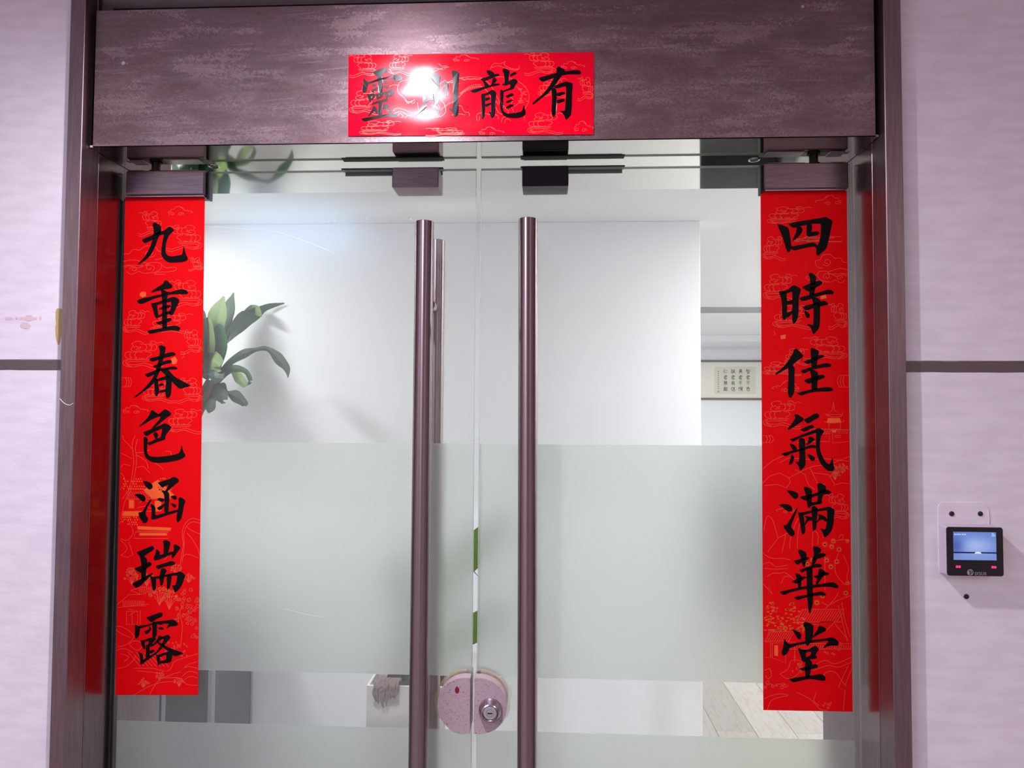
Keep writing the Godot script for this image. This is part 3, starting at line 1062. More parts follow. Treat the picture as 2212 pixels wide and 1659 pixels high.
func sheet(corners: Array, nx: int, ny: int) -> SurfaceTool:
	var st := mb()
	var p := func(i: int, j: int) -> Vector3:
		var u := float(i) / nx
		var v := float(j) / ny
		var q: Vector2 = (corners[0] as Vector2).lerp(corners[1], u).lerp((corners[3] as Vector2).lerp(corners[2], u), v)
		return Vector3(q.x / 1000, q.y / 1000, bow(q.x, q.y) / 1000)
	for i in nx:
		for j in ny:
			var q := []
			var n := []
			for k in [[i, j], [i + 1, j], [i + 1, j + 1], [i, j + 1]]:
				var a: Vector3 = p.call(k[0], k[1])
				q.append(a)
				var dx := (bow(a.x * 1000 + 1, a.y * 1000) - bow(a.x * 1000 - 1, a.y * 1000)) / 2
				var dy := (bow(a.x * 1000, a.y * 1000 + 1) - bow(a.x * 1000, a.y * 1000 - 1)) / 2
				n.append(Vector3(-dx, -dy, 1).normalized())
			squad(st, q, n)
	# the white back of the paper
	for i in nx:
		for j in ny:
			var q := []
			for k in [[i, j], [i + 1, j], [i + 1, j + 1], [i, j + 1]]: q.append(p.call(k[0], k[1]) - Vector3(0, 0, 0.0004))
			quad(st, q[0], q[1], q[2], q[3], Vector3.FORWARD)
	return st

func couplet(called: String, at: Vector3, corners: Array, nx: int, ny: int, label: String, gloss: bool) -> Node3D:
	var t := thing(called, at, label, "couplet", "red new year couplets on the doorway")
	paper_bow = 0.36 if gloss else 0.0
	gold_w = 0.8 if gloss else 0.95
	gold_st = mb()
	fill_st = mb()
	obj("paper_sheet", sheet(corners, nx, ny), M.paper_gloss if gloss else M.paper, t)
	return t

func gold_done(t: Node3D, gloss: bool):
	obj("line_print", gold_st, M.print_gloss if gloss else M.print_line, t, "pale line drawing printed on the red paper")
	if fill_st.get_primitive_type() == Mesh.PRIMITIVE_TRIANGLES:
		var m := fill_st.commit()
		if m.get_surface_count():
			var o := MeshInstance3D.new()
			o.name = "orange_print"
			o.mesh = m
			o.material_override = M.print_fill
			t.add_child(o, true)
			o.set_meta("label", "orange areas printed on the red paper")

func couplets():
	var t := couplet("door_couplet", Vector3(-0.680, 0.972, 0.0085), [Vector2(-91.6, 1065.6), Vector2(85.5, 1068.0), Vector2(93.7, 3.4), Vector2(-85.4, -0.9)], 2, 12, "tall red paper couplet beginning with 九, on the door leaf with the plain lock", false)
	gold_left_couplet()
	gold_done(t, false)
	ink_left_couplet(t)
	t = couplet("door_couplet", Vector3(0.676, 0.974, 0.0085), [Vector2(-87.1, 1062.5), Vector2(88.6, 1060.9), Vector2(86.9, 1.1), Vector2(-90.1, -0.1)], 2, 12, "tall red paper couplet beginning with 四, on the door leaf with the keyed lock", false)
	gold_right_couplet()
	gold_done(t, false)
	ink_right_couplet(t)
	t = couplet("lintel_couplet", Vector3(-0.0075, 2.1176, 0.1235), [Vector2(-242.7, 164.9), Vector2(243.0, 160.8), Vector2(242.2, -2.5), Vector2(-241.4, 1.6)], 60, 22, "wide glossy red paper with four characters and a printed dragon on the steel lintel", true)
	gold_lintel_couplet()
	gold_done(t, true)
	ink_lintel_couplet(t)
	paper_bow = 0.0

# ------------------------------------------------------------------ access terminal
func screen_picture() -> ImageTexture:
	var im := Image.create(160, 104, false, Image.FORMAT_RGB8)
	for y in 104:
		for x in 160:
			var u := x / 160.0
			var v := y / 104.0
			var c := Color(0.40, 0.53, 0.86)
			c = c.lerp(Color(0.68, 0.76, 0.97), exp(-Vector2((u - 0.5) * 2.2, (v - 0.5) * 3.0).length_squared()))
			c = c.lerp(Color(0.22, 0.33, 0.68), 0.7 * exp(-Vector2((u - 0.05) * 5.0, (v - 0.5) * 3.0).length_squared()))
			if absf(v - 0.73) < 0.022: c = Color(0.05, 0.07, 0.3)
			elif v > 0.76: c = c.lerp(Color(0.62, 0.7, 0.9), 0.4)
			if v < 0.76 and Vector2((u - 0.57) / 0.08, (v - 0.76) / 0.065).length() < 1.0: c = Color(0.95, 0.98, 1.0)
			im.set_pixel(x, y, c)
	var cyan := Color(0.75, 0.95, 1.0)
	# a blurred line of status text and the signal mark
	var bars := [[4, 4], [9, 2], [12, 3], [16, 1], [18, 4], [23, 3], [28, 2], [33, 5], [40, 2], [43, 4]]
	for b in bars: im.fill_rect(Rect2i(b[0], 7, b[1], 5), cyan)
	for y in range(3, 16):
		for x in range(143, 157):
			var d := Vector2(x - 144, y - 14).length()
			if d < 2.2 or (absf(d - 5.5) < 1.2 or absf(d - 10.0) < 1.2) and x > 143: im.set_pixel(x, y, cyan)
	return ImageTexture.create_from_image(im)

func plate(st: SurfaceTool, x0: float, y0: float, x1: float, y1: float, z: float, uv := true):
	for k in [[0, 0], [0, 1], [1, 1], [0, 0], [1, 1], [1, 0]]:
		st.set_normal(Vector3.BACK)
		st.set_uv(Vector2(k[0], 1 - k[1]))
		st.add_vertex(Vector3(lerpf(x0, x1, k[0]), lerpf(y0, y1, k[1]), z))

func text(called: String, s: String, size: float, at: Vector3, m: Material, parent: Node3D, serif := true, label := ""):
	var f := SystemFont.new()
	f.font_names = PackedStringArray(["Droid Serif" if serif else "Droid Sans"])
	var tm := TextMesh.new()
	tm.text = s
	tm.font = f
	tm.font_size = 48
	tm.pixel_size = size / 48.0
	tm.depth = 0.0004
	var o := MeshInstance3D.new()
	o.name = called
	o.mesh = tm
	o.material_override = m
	parent.add_child(o, true)
	o.position = at
	if label: o.set_meta("label", label)

func access_terminal():
	var t := thing("access_terminal", Vector3(0.9235, 1.282, WALL), "black and silver access terminal with a lit blue screen on the lobby wall", "access terminal")
	# tapered housing: the wall side is larger than the front
	var st := mb()
	var back := rounded(-0.0475, -0.003, 0.0475, 0.0895, 0.004)
	var front := rounded(-0.0505, -0.0005, 0.0505, 0.0885, 0.005)
	for i in back.size():
		var j := (i + 1) % back.size()
		var a := Vector3(back[i].x, back[i].y, 0.0)
		var b := Vector3(back[j].x, back[j].y, 0.0)
		var c := Vector3(front[j].x, front[j].y, 0.025)
		var d := Vector3(front[i].x, front[i].y, 0.025)
		quad(st, a, b, c, d, Vector3((a + c).x / 2, (a + c).y / 2 - 0.044, 0.0))
	prism(st, front, 0.025, 0.0275, 0.0012)
	obj("housing", st, M.housing, t, "silver housing")
	st = mb()
	prism(st, rounded(-0.0498, 0.0, 0.0498, 0.088, 0.0045), 0.0275, 0.0295, 0.0006)
	var face := obj("front_glass", st, M.bezel, t, "glossy black front")
	st = mb()
	plate(st, -0.0385, 0.0288, 0.0372, 0.0795, 0.0297)
	var sm := glow(Color(1, 1, 1), 0.85)
	sm.emission_texture = screen_picture()
	sm.emission_operator = BaseMaterial3D.EMISSION_OP_MULTIPLY
	sm.albedo_color = Color(0.02, 0.02, 0.03)
	obj("screen", st, sm, face, "lit blue screen")
	for x in [-0.0305, 0.0322]:
		st = mb()
		for k in [-0.0022, 0.0022]:
			lathe(st, Vector3(x + k, 0.0165, 0.0294), Vector3.BACK, [[0.0023, 0.0], [0.0023, 0.0003], [0.0, 0.0005]], 12)
		obj("indicator_light", st, M.led, face, "pink indicator light")
	st = mb()
	lathe(st, Vector3(-0.0005, 0.0165, 0.0294), Vector3.BACK, [[0.0013, 0.0], [0.0013, 0.0003], [0.0, 0.0005]], 12)
	obj("sensor", st, M.screw, face)
	st = mb()
	lathe(st, Vector3(-0.0095, 0.0066, 0.0294), Vector3.BACK, [[0.0056, 0.0], [0.0056, 0.0003], [0.0, 0.0003]], 28)
	var disc := obj("logo_disc", st, M.logo, face, "pale round emblem with a dark letter")
	text("logo_letter", "P", 0.0115, Vector3(-0.0085, 0.0058, 0.03), M.bezel, disc)
	st = mb()
	lathe(st, Vector3(-0.0119, 0.0095, 0.0297), Vector3.BACK, [[0.0007, 0.0], [0.0007, 0.0003], [0.0, 0.0004]], 10)
	obj("logo_dot", st, M.bezel, disc)
	text("logo_lettering", "IXSUR", 0.0078, Vector3(0.0085, 0.0046, 0.0298), M.logo, face, false, "grey maker's lettering")
	# the glowing screen's own light
	var l := AreaLight3D.new()
	l.name = "screen_light"
	t.add_child(l)
	l.position = Vector3(-0.0006, 0.054, 0.031)
	l.rotation = Vector3(0, PI, 0)
	l.area_size = Vector2(0.075, 0.05)
	l.light_color = Color(0.6, 0.7, 1.0)
	l.light_energy = 0.002
	l.area_range = 6.0
	l.shadow_enabled = true

func wall_screws():
	var spots := [[0.8992, 1.390, "grey wall screw above the access terminal, nearer the steel casing"], [0.9509, 1.3906, "grey wall screw above the access terminal, beside the raised paint ridge"], [0.9235, 1.2375, "lone grey wall screw below the access terminal"]]
	for s in spots:
		var t := thing("wall_screw", Vector3(s[0], s[1], WALL), s[2], "screw", "old screws left in the wall")
		var z := 0.0009 if s[1] > 1.3 else 0.0
		var st := mb()
		lathe(st, Vector3(0, 0, z), Vector3.BACK, [[0.0049, 0.0], [0.0049, 0.0006], [0.0042, 0.0016], [0.003, 0.002], [0.0, 0.0021]], 8)
		var head := obj("screw_head", st, M.screw, t)
		st = mb()
		box(st, Vector3(-0.0022, -0.0005, z + 0.002), Vector3(0.0022, 0.0005, z + 0.0023))
		box(st, Vector3(-0.0005, -0.0022, z + 0.002), Vector3(0.0005, 0.0022, z + 0.0023))
		obj("screw_slot", st, M.black, head)

# ------------------------------------------------------------------ office things
func dark_cabinet():
	var t := thing("glass_cabinet", Vector3(-1.27, 0, -0.96), "low cabinet with dark glass sides in silver frames under the corn plant", "cabinet")
	var x0 := -0.33
	var x1 := 0.325
	var st := mb()
	box(st, Vector3(x0 + 0.01, 0.05, -0.15), Vector3(x1 - 0.012, 0.90, 0.148), 0.003)
	obj("body", st, M.leather, t)
	st = mb()
	box(st, Vector3(x0 - 0.005, 0.90, -0.165), Vector3(x1 + 0.005, 0.92, 0.165), 0.003)
	obj("top_board", st, M.alu, t)
	st = mb()
	box(st, Vector3(x0 + 0.02, 0.0, -0.14), Vector3(x1 - 0.02, 0.05, 0.14))
	obj("plinth", st, M.black, t)
	# two glazed doors in front
	for d in [[x0, 0.148], [0.156, x1]]:
		st = mb()
		for x in [d[0], d[1] - 0.014]: box(st, Vector3(x, 0.06, 0.15), Vector3(x + 0.014, 0.895, 0.162), 0.0015)
		for y in [0.06, 0.88]: box(st, Vector3(d[0] + 0.014, y, 0.15), Vector3(d[1] - 0.014, y + 0.015, 0.162), 0.0015)
		var door := obj("cabinet_door", st, M.alu, t)
		st = mb()
		box(st, Vector3(d[0] + 0.014, 0.075, 0.152), Vector3(d[1] - 0.014, 0.88, 0.158))
		obj("dark_pane", st, M.dark_glass, door)
	# glazed end with its own posts
	st = mb()
	for z in [-0.162, 0.137]: box(st, Vector3(x1 - 0.012, 0.06, z), Vector3(x1, 0.895, z + 0.012), 0.0015)
	for y in [0.06, 0.88]: box(st, Vector3(x1 - 0.012, y, -0.15), Vector3(x1, y + 0.015, 0.137), 0.0015)
	var end := obj("end_frame", st, M.alu, t)
	st = mb()
	box(st, Vector3(x1 - 0.01, 0.075, -0.15), Vector3(x1 - 0.004, 0.88, 0.137))
	obj("dark_pane", st, M.dark_glass, end)

# a blade along a path: [x, y, z, width] for each knot, folded along its midrib
func blade(path: Array, side: Vector3, fold := 0.25) -> SurfaceTool:
	var st := mb()
	var c := []
	var w := []
	for p in path:
		c.append(Vector3(p[0], p[1], p[2]))
	c = smooth(c, false, 4)
	for i in c.size():
		var t := float(i) / (c.size() - 1) * (path.size() - 1)
		var a := mini(int(t), path.size() - 2)
		w.append(lerpf(path[a][3], path[a + 1][3], smoothstep(0.0, 1.0, t - a)))
	var rows := []
	for i in c.size():
		var d: Vector3 = (c[mini(i + 1, c.size() - 1)] - c[maxi(i - 1, 0)]).normalized()
		var e := (side - d * side.dot(d)).normalized()
		var up := e.cross(d)
		var row := []
		for k in [-1.0, -0.5, 0.0, 0.5, 1.0]:
			row.append(c[i] + e * k * w[i] / 2 + up * absf(k) * w[i] * fold + e * 0.0)
		rows.append(row)
	for i in c.size() - 1:
		for k in 4:
			var nn: Vector3 = (rows[i + 1][k] - rows[i][k]).cross(rows[i][k + 1] - rows[i][k])
			if nn.length_squared() < 1e-16: continue
			nn = nn.normalized()
			squad(st, [rows[i][k], rows[i + 1][k], rows[i + 1][k + 1], rows[i][k + 1]], [nn, nn, nn, nn])
	return st

func dracaena():
	var at := Vector3(-1.26, 0.92, -0.99)
	var t := thing("potted_dracaena", at, "broad-leaved green corn plant seen past the edge of the 九 couplet", "plant")
	var st := mb()
	lathe(st, Vector3.ZERO, Vector3.UP, [[0.0, 0.0], [0.085, 0.0], [0.11, 0.19], [0.118, 0.195], [0.118, 0.215], [0.105, 0.215], [0.1, 0.19]], 28)
	obj("pot", st, M.pot, t)
	st = mb()
	lathe(st, Vector3(0, 0.19, 0), Vector3.UP, [[0.102, 0.0], [0.05, 0.006], [0.0, 0.004]], 20)
	obj("soil", st, M.soil, t)
	st = mb()
	tube(st, [Vector3(-0.01, 0.18, 0), Vector3(0.0, 0.35, 0.005), Vector3(0.04, 0.5, 0.0), Vector3(0.12, 0.64, -0.04), Vector3(0.17, 0.76, -0.06)], [0.026, 0.024, 0.024, 0.026, 0.02], 10)
	obj("trunk", st, M.trunk, t)
	obj("leaf", blade([[0.1495, 0.8003, -0.0800, 0.0331], [0.1744, 0.9195, -0.0600, 0.0703], [0.1950, 1.0043, -0.0500, 0.0747], [0.2146, 1.0731, -0.0500, 0.0093]], Vector3(1, 0.15, 0.1), 0.1), M.leaf_pale, t)
	obj("leaf", blade([[0.1574, 0.8014, -0.1000, 0.0333], [0.1866, 0.9411, -0.1000, 0.0714], [0.2034, 1.0213, -0.1100, 0.0622], [0.2234, 1.0970, -0.1100, 0.0048]], Vector3(1, 0.3, 0.1), 0.1), M.leaf, t)
	obj("leaf", blade([[0.1524, 0.7991, -0.0600, 0.0328], [0.1736, 0.8984, -0.0200, 0.0600], [0.1753, 0.9638, 0.0000, 0.0549], [0.1646, 0.9807, 0.0000, 0.0137]], Vector3(1, 0, 0.1), 0.1), M.leaf_pale, t)
	obj("leaf", blade([[0.1871, 0.8164, -0.0600, 0.0422], [0.2173, 0.8909, -0.0300, 0.0602], [0.2141, 0.9459, -0.0200, 0.0507], [0.2067, 0.9663, -0.0200, 0.0092]], Vector3(1, 0, 0.2), 0.1), M.leaf, t)
	obj("leaf", blade([[0.1810, 0.8176, -0.0800, 0.0378], [0.2085, 0.9149, -0.1000, 0.0952], [0.2391, 0.9810, -0.1400, 0.1064], [0.2718, 1.0184, -0.1800, 0.0638], [0.3123, 1.0537, -0.2000, 0.0247], [0.3780, 1.0723, -0.2150, 0.0050]], Vector3(0.5, 1, 0.2), 0.05), M.leaf, t)
	obj("leaf", blade([[0.2473, 1.0336, -0.1600, 0.0146], [0.2658, 1.0437, -0.1800, 0.0344], [0.2946, 1.0335, -0.1600, 0.0390], [0.3215, 1.0093, -0.1400, 0.0048]], Vector3(0.2, 1, 0.2), 0.05), M.leaf_pale, t)
	obj("leaf", blade([[0.1612, 0.7484, -0.0800, 0.0142], [0.2349, 0.8186, -0.0400, 0.0233], [0.3037, 0.8563, -0.0200, 0.0323], [0.3549, 0.8732, -0.0200, 0.0138], [0.3943, 0.8749, -0.0200, 0.0185], [0.4365, 0.8388, -0.0100, 0.0459], [0.4715, 0.8048, 0.0000, 0.0320], [0.4788, 0.7698, 0.0000, 0.0046]], Vector3(0.2, 1, 0.2), 0.1), M.leaf_dark, t)
	obj("leaf", blade([[0.1651, 0.7312, -0.0800, 0.0189], [0.2268, 0.7897, -0.0400, 0.0326], [0.2658, 0.8045, -0.0300, 0.0278], [0.3091, 0.7944, -0.0300, 0.0185], [0.3270, 0.7607, -0.0300, 0.0185], [0.3170, 0.7437, -0.0300, 0.0046]], Vector3(0.3, 1, 0.1), 0.1), M.leaf, t)
	obj("leaf", blade([[0.2529, 0.7880, -0.0400, 0.0047], [0.2785, 0.7724, -0.0300, 0.0417], [0.3075, 0.7501, -0.0200, 0.0323], [0.3247, 0.7451, -0.0200, 0.0046]], Vector3(0.3, 1, 0.1), 0.1), M.leaf_pale, t)
	obj("leaf", blade([[0.1652, 0.7277, -0.0800, 0.0236], [0.2193, 0.7336, -0.0400, 0.0419], [0.2464, 0.7162, -0.0200, 0.0138], [0.2775, 0.7029, -0.0200, 0.0461], [0.3124, 0.6761, -0.0200, 0.0277], [0.3160, 0.6661, -0.0200, 0.0046]], Vector3(0.2, 1, 0.1), 0.1), M.leaf_dark, t)
	obj("leaf", blade([[0.1473, 0.7398, -0.0800, 0.0331], [0.2037, 0.7163, -0.0300, 0.0556], [0.2378, 0.6958, -0.0100, 0.0505], [0.2313, 0.6757, -0.0100, 0.0069]], Vector3(0.4, 1, 0.1), 0.1), M.leaf_dark, t)
	obj("leaf", blade([[0.1368, 0.8175, -0.0800, 0.0472], [0.1889, 0.8308, -0.0200, 0.0738], [0.2230, 0.8127, 0.0000, 0.0549], [0.2166, 0.7925, 0.0000, 0.0137]], Vector3(0.2, 1, 0.1), 0.1), M.leaf_pale, t)
	obj("leaf", blade([[0.1509, 0.7346, -0.0800, 0.0472], [0.1647, 0.6926, -0.0400, 0.0698], [0.1772, 0.6621, -0.0300, 0.0463], [0.1742, 0.6418, -0.0300, 0.0069]], Vector3(1, 0.1, 0.1), 0.1), M.leaf_dark, t)
	obj("leaf", blade([[0.1394, 0.7795, -0.0800, 0.0567], [0.1861, 0.7970, -0.0200, 0.0784], [0.2101, 0.7758, 0.0000, 0.0686], [0.2037, 0.7523, 0.0000, 0.0183]], Vector3(1, 0.2, 0.1), 0.1), M.leaf_dark, t)
	obj("leaf", blade([[0.1218, 0.7742, -0.0800, 0.0567], [0.1543, 0.8492, -0.0400, 0.0791], [0.1719, 0.9079, -0.0300, 0.0695], [0.1763, 0.9471, -0.0300, 0.0093]], Vector3(1, 0.1, 0.1), 0.1), M.leaf, t)
	obj("leaf", blade([[0.1349, 0.7991, -0.0600, 0.0469], [0.1547, 0.9638, 0.0000, 0.0549], [0.1503, 1.0043, 0.0000, 0.0412], [0.1466, 1.0178, 0.0000, 0.0069]], Vector3(1, 0, 0.1), 0.1), M.leaf_dark, t)
	# the rest of the crown, on the side away from the glass gap
	for k in 11:
		var a := 1.9 + 2.9 * k / 10.0
		var l := rng.randf_range(0.22, 0.34)
		var d := Vector3(cos(a), 0, absf(sin(a)) * 0.5)
		var b := Vector3(0.15, 0.70 + 0.012 * k, -0.01)
		var rise := rng.randf_range(0.05, 0.26)
		st = blade([[b.x, b.y, b.z, 0.02], [b.x + d.x * l * 0.4, b.y + rise * 0.8, b.z + d.z * l * 0.4, 0.05], [b.x + d.x * l * 0.8, b.y + rise, b.z + d.z * l * 0.8, 0.045], [b.x + d.x * l * 1.15, b.y + rise - 0.08, b.z + d.z * l * 1.1, 0.004]], Vector3(-d.z, 0.2, d.x), 0.12)
		obj("leaf", st, M.leaf if k % 3 else M.leaf_dark, t)

func orchid():
	var at := Vector3(-0.265, 0.0, -0.735)
	var t := thing("potted_orchid", at, "orchid with hanging brown roots in a tall white square planter by the partition", "plant")
	var st := mb()
	var hi := 0.763
	# open square planter with thin walls
	for w in [[-0.118, -0.135, 0.118, -0.127], [-0.118, 0.127, 0.118, 0.135], [-0.118, -0.127, -0.110, 0.127], [0.110, -0.127, 0.118, 0.127]]:
		box(st, Vector3(w[0], 0.0, w[1]), Vector3(w[2], hi, w[3]), 0.0015)
	obj("planter", st, M.pot, t)
	st = mb()
	box(st, Vector3(-0.110, 0.3, -0.127), Vector3(0.110, 0.70, 0.127))
	obj("soil", st, M.soil, t)
	# two knotted root balls hanging over the front rim, with loose strands
	var lump := noise(1.0, FastNoiseLite.TYPE_SIMPLEX_SMOOTH, 3, 91)
	for b in [[-0.068, 0.004, 0.022, 0.03], [-0.034, -0.002, 0.016, 0.023]]:
		st = mb()
		var p := func(i: int, j: int) -> Vector3:
			var th := PI * i / 14.0
			var ph := TAU * (j % 24) / 24.0
			var d := Vector3(sin(th) * cos(ph), cos(th), sin(th) * sin(ph))
			var r: float = 1.0 + 0.28 * lump.get_noise_3d(d.x * 2.4 + b[0] * 90, d.y * 1.2, d.z * 2.4)
			return Vector3(b[0] + d.x * b[2] * r, hi + b[1] + d.y * b[3] * r, 0.145 + d.z * b[2] * r)
		for i in 14:
			for j in 24:
				var q := [p.call(i, j), p.call(i + 1, j), p.call(i + 1, j + 1), p.call(i, j + 1)]
				quad(st, q[0], q[1], q[2], q[3], q[0] - Vector3(b[0], hi + b[1], 0.145))
		obj("root_ball", st, M.root, t)
	for k in 15:
		var x := -0.086 + 0.062 * k / 14.0 + rng.randf_range(-0.003, 0.003)
		var drop := rng.randf_range(0.036, 0.056) if x < -0.045 else rng.randf_range(0.02, 0.034)
		st = mb()
		tube(st, [Vector3(x * 0.9, hi + 0.014, 0.12), Vector3(x, hi + rng.randf_range(0.016, 0.026), 0.15), Vector3(x + rng.randf_range(-0.004, 0.004), hi - 0.01, 0.166), Vector3(x * 0.75 - 0.015 + rng.randf_range(-0.004, 0.004), hi - drop, 0.155)], [0.005, 0.0052, 0.0048, 0.002], 7)
		obj("root", st, M.root, t)
	# two broad leaves that show through the slit between the doors
	for q in [[0.80, 1.02, 1.168, 1.235, 0.088], [0.79, 0.87, 0.938, 0.985, 0.085]]:
		st = blade([[-0.03, q[0], 0.06, 0.02], [0.09, q[1], 0.125, 0.06], [0.205, q[2], 0.145, q[4]], [0.27, q[3], 0.15, 0.06], [0.33, q[3] - 0.01, 0.15, 0.004]], Vector3(-0.55, 0.8, 0.1), 0.06)
		obj("leaf", st, M.leaf_bright, t)
	for k in 5:
		var a := -0.6 + 0.55 * k
		var l := rng.randf_range(0.24, 0.42)
		var d := Vector3(cos(a), 0, sin(a) * 0.45)
		if k > 5: d = Vector3(0.75 + 0.1 * (k - 6), 0, 0.1 * (k - 7))
		var b := Vector3(-0.03 + 0.01 * (k % 3), hi - 0.01, 0.07 - 0.02 * (k % 4))
		var rise := rng.randf_range(0.22, 0.46)
		st = blade([[b.x, b.y, b.z, 0.014], [b.x + d.x * l * 0.2, b.y + rise * 0.6, b.z + d.z * l * 0.2, 0.03], [b.x + d.x * l * 0.6, b.y + rise, b.z + d.z * l * 0.6, 0.046], [b.x + d.x * l, b.y + rise * 0.8, b.z + d.z * l, 0.006]], Vector3(-d.z, 0.25, d.x), 0.12)
		obj("leaf", st, M.leaf_bright if k % 2 else M.leaf, t)

func armchair():
	var t := thing("armchair", Vector3(1.62, 0, -4.0), "black leather armchair behind the frosted glass near the calligraphy", "armchair")
	t.rotation.y = -0.25
	var st := mb()
	box(st, Vector3(-0.34, 0.22, -0.34), Vector3(0.34, 0.42, 0.34), 0.04)
	obj("seat", st, M.leather, t)
	st = mb()
	box(st, Vector3(-0.36, 0.3, -0.44), Vector3(0.36, 1.02, -0.3), 0.045)
	obj("backrest", st, M.leather, t)
	for s in [-1.0, 1.0]:
		st = mb()
		box(st, Vector3(s * 0.42 - 0.08, 0.14, -0.4), Vector3(s * 0.42 + 0.08, 0.62, 0.36), 0.03)
		obj("armrest", st, M.leather, t)
		for z in [-0.36, 0.3]:
			st = mb()
			lathe(st, Vector3(s * 0.42, 0, z), Vector3.UP, [[0.0, 0.0], [0.018, 0.0], [0.024, 0.14]], 12)
			obj("leg", st, M.alu, t)

func calligraphy():
	var t := thing("framed_calligraphy", Vector3(2.29, 1.70, -6.5), "small calligraphy of sixteen characters in a wide dark red frame on the far wall", "framed picture")
	var st := mb()
	var w := 0.46
	for y in [0.0, 0.428]: box(st, Vector3(-w, y, 0), Vector3(w, y + 0.022, 0.025), 0.004)
	for x in [-w, w - 0.022]: box(st, Vector3(x, 0.022, 0), Vector3(x + 0.022, 0.428, 0.025), 0.004)
	obj("frame", st, M.wood_dark, t)
	st = mb()
	box(st, Vector3(-w + 0.02, 0.02, 0.002), Vector3(w - 0.02, 0.43, 0.008))
	obj("mount", st, M.paper_cream, t)
	st = mb()
	box(st, Vector3(-0.235, 0.066, 0.008), Vector3(0.225, 0.376, 0.010))
	var paper := obj("written_sheet", st, M.paper_old, t)
	st = mb()
	# four columns read from the far side: 智者不惑 勇者不懼 誠者有信 仁者無敵, in a few strokes each
	for col in 4:
		for row in 4:
			small_glyph(st, Vector2(0.14 - col * 0.084, 0.322 - row * 0.066), 0.05, col, row)
	tag(obj("brush_writing", st, M.ink_grey, paper, "four columns of small brush characters"), "", "", "", "stuff")
	st = mb()
	for k in 9: box(st, Vector3(-0.192 - 0.006, 0.315 - k * 0.024, 0.0101), Vector3(-0.192 + 0.006, 0.327 - k * 0.024, 0.0104))
	box(st, Vector3(-0.2, 0.086, 0.0101), Vector3(-0.184, 0.104, 0.0104))
	tag(obj("signature", st, M.seal, paper, "faint red signature column"), "", "", "", "stuff")

func stroke2(st: SurfaceTool, c: Vector2, s: float, flat: Array):
	for i in flat.size() / 2 - 1:
		var a := c + Vector2(flat[2 * i] - 0.5, 0.5 - flat[2 * i + 1]) * s
		var b := c + Vector2(flat[2 * i + 2] - 0.5, 0.5 - flat[2 * i + 3]) * s
		var n := (b - a).normalized()
		n = Vector2(-n.y, n.x) * s * 0.055
		quad(st, Vector3(a.x - n.x, a.y - n.y, 0.0103), Vector3(b.x - n.x, b.y - n.y, 0.0103), Vector3(b.x + n.x, b.y + n.y, 0.0103), Vector3(a.x + n.x, a.y + n.y, 0.0103), Vector3.BACK)

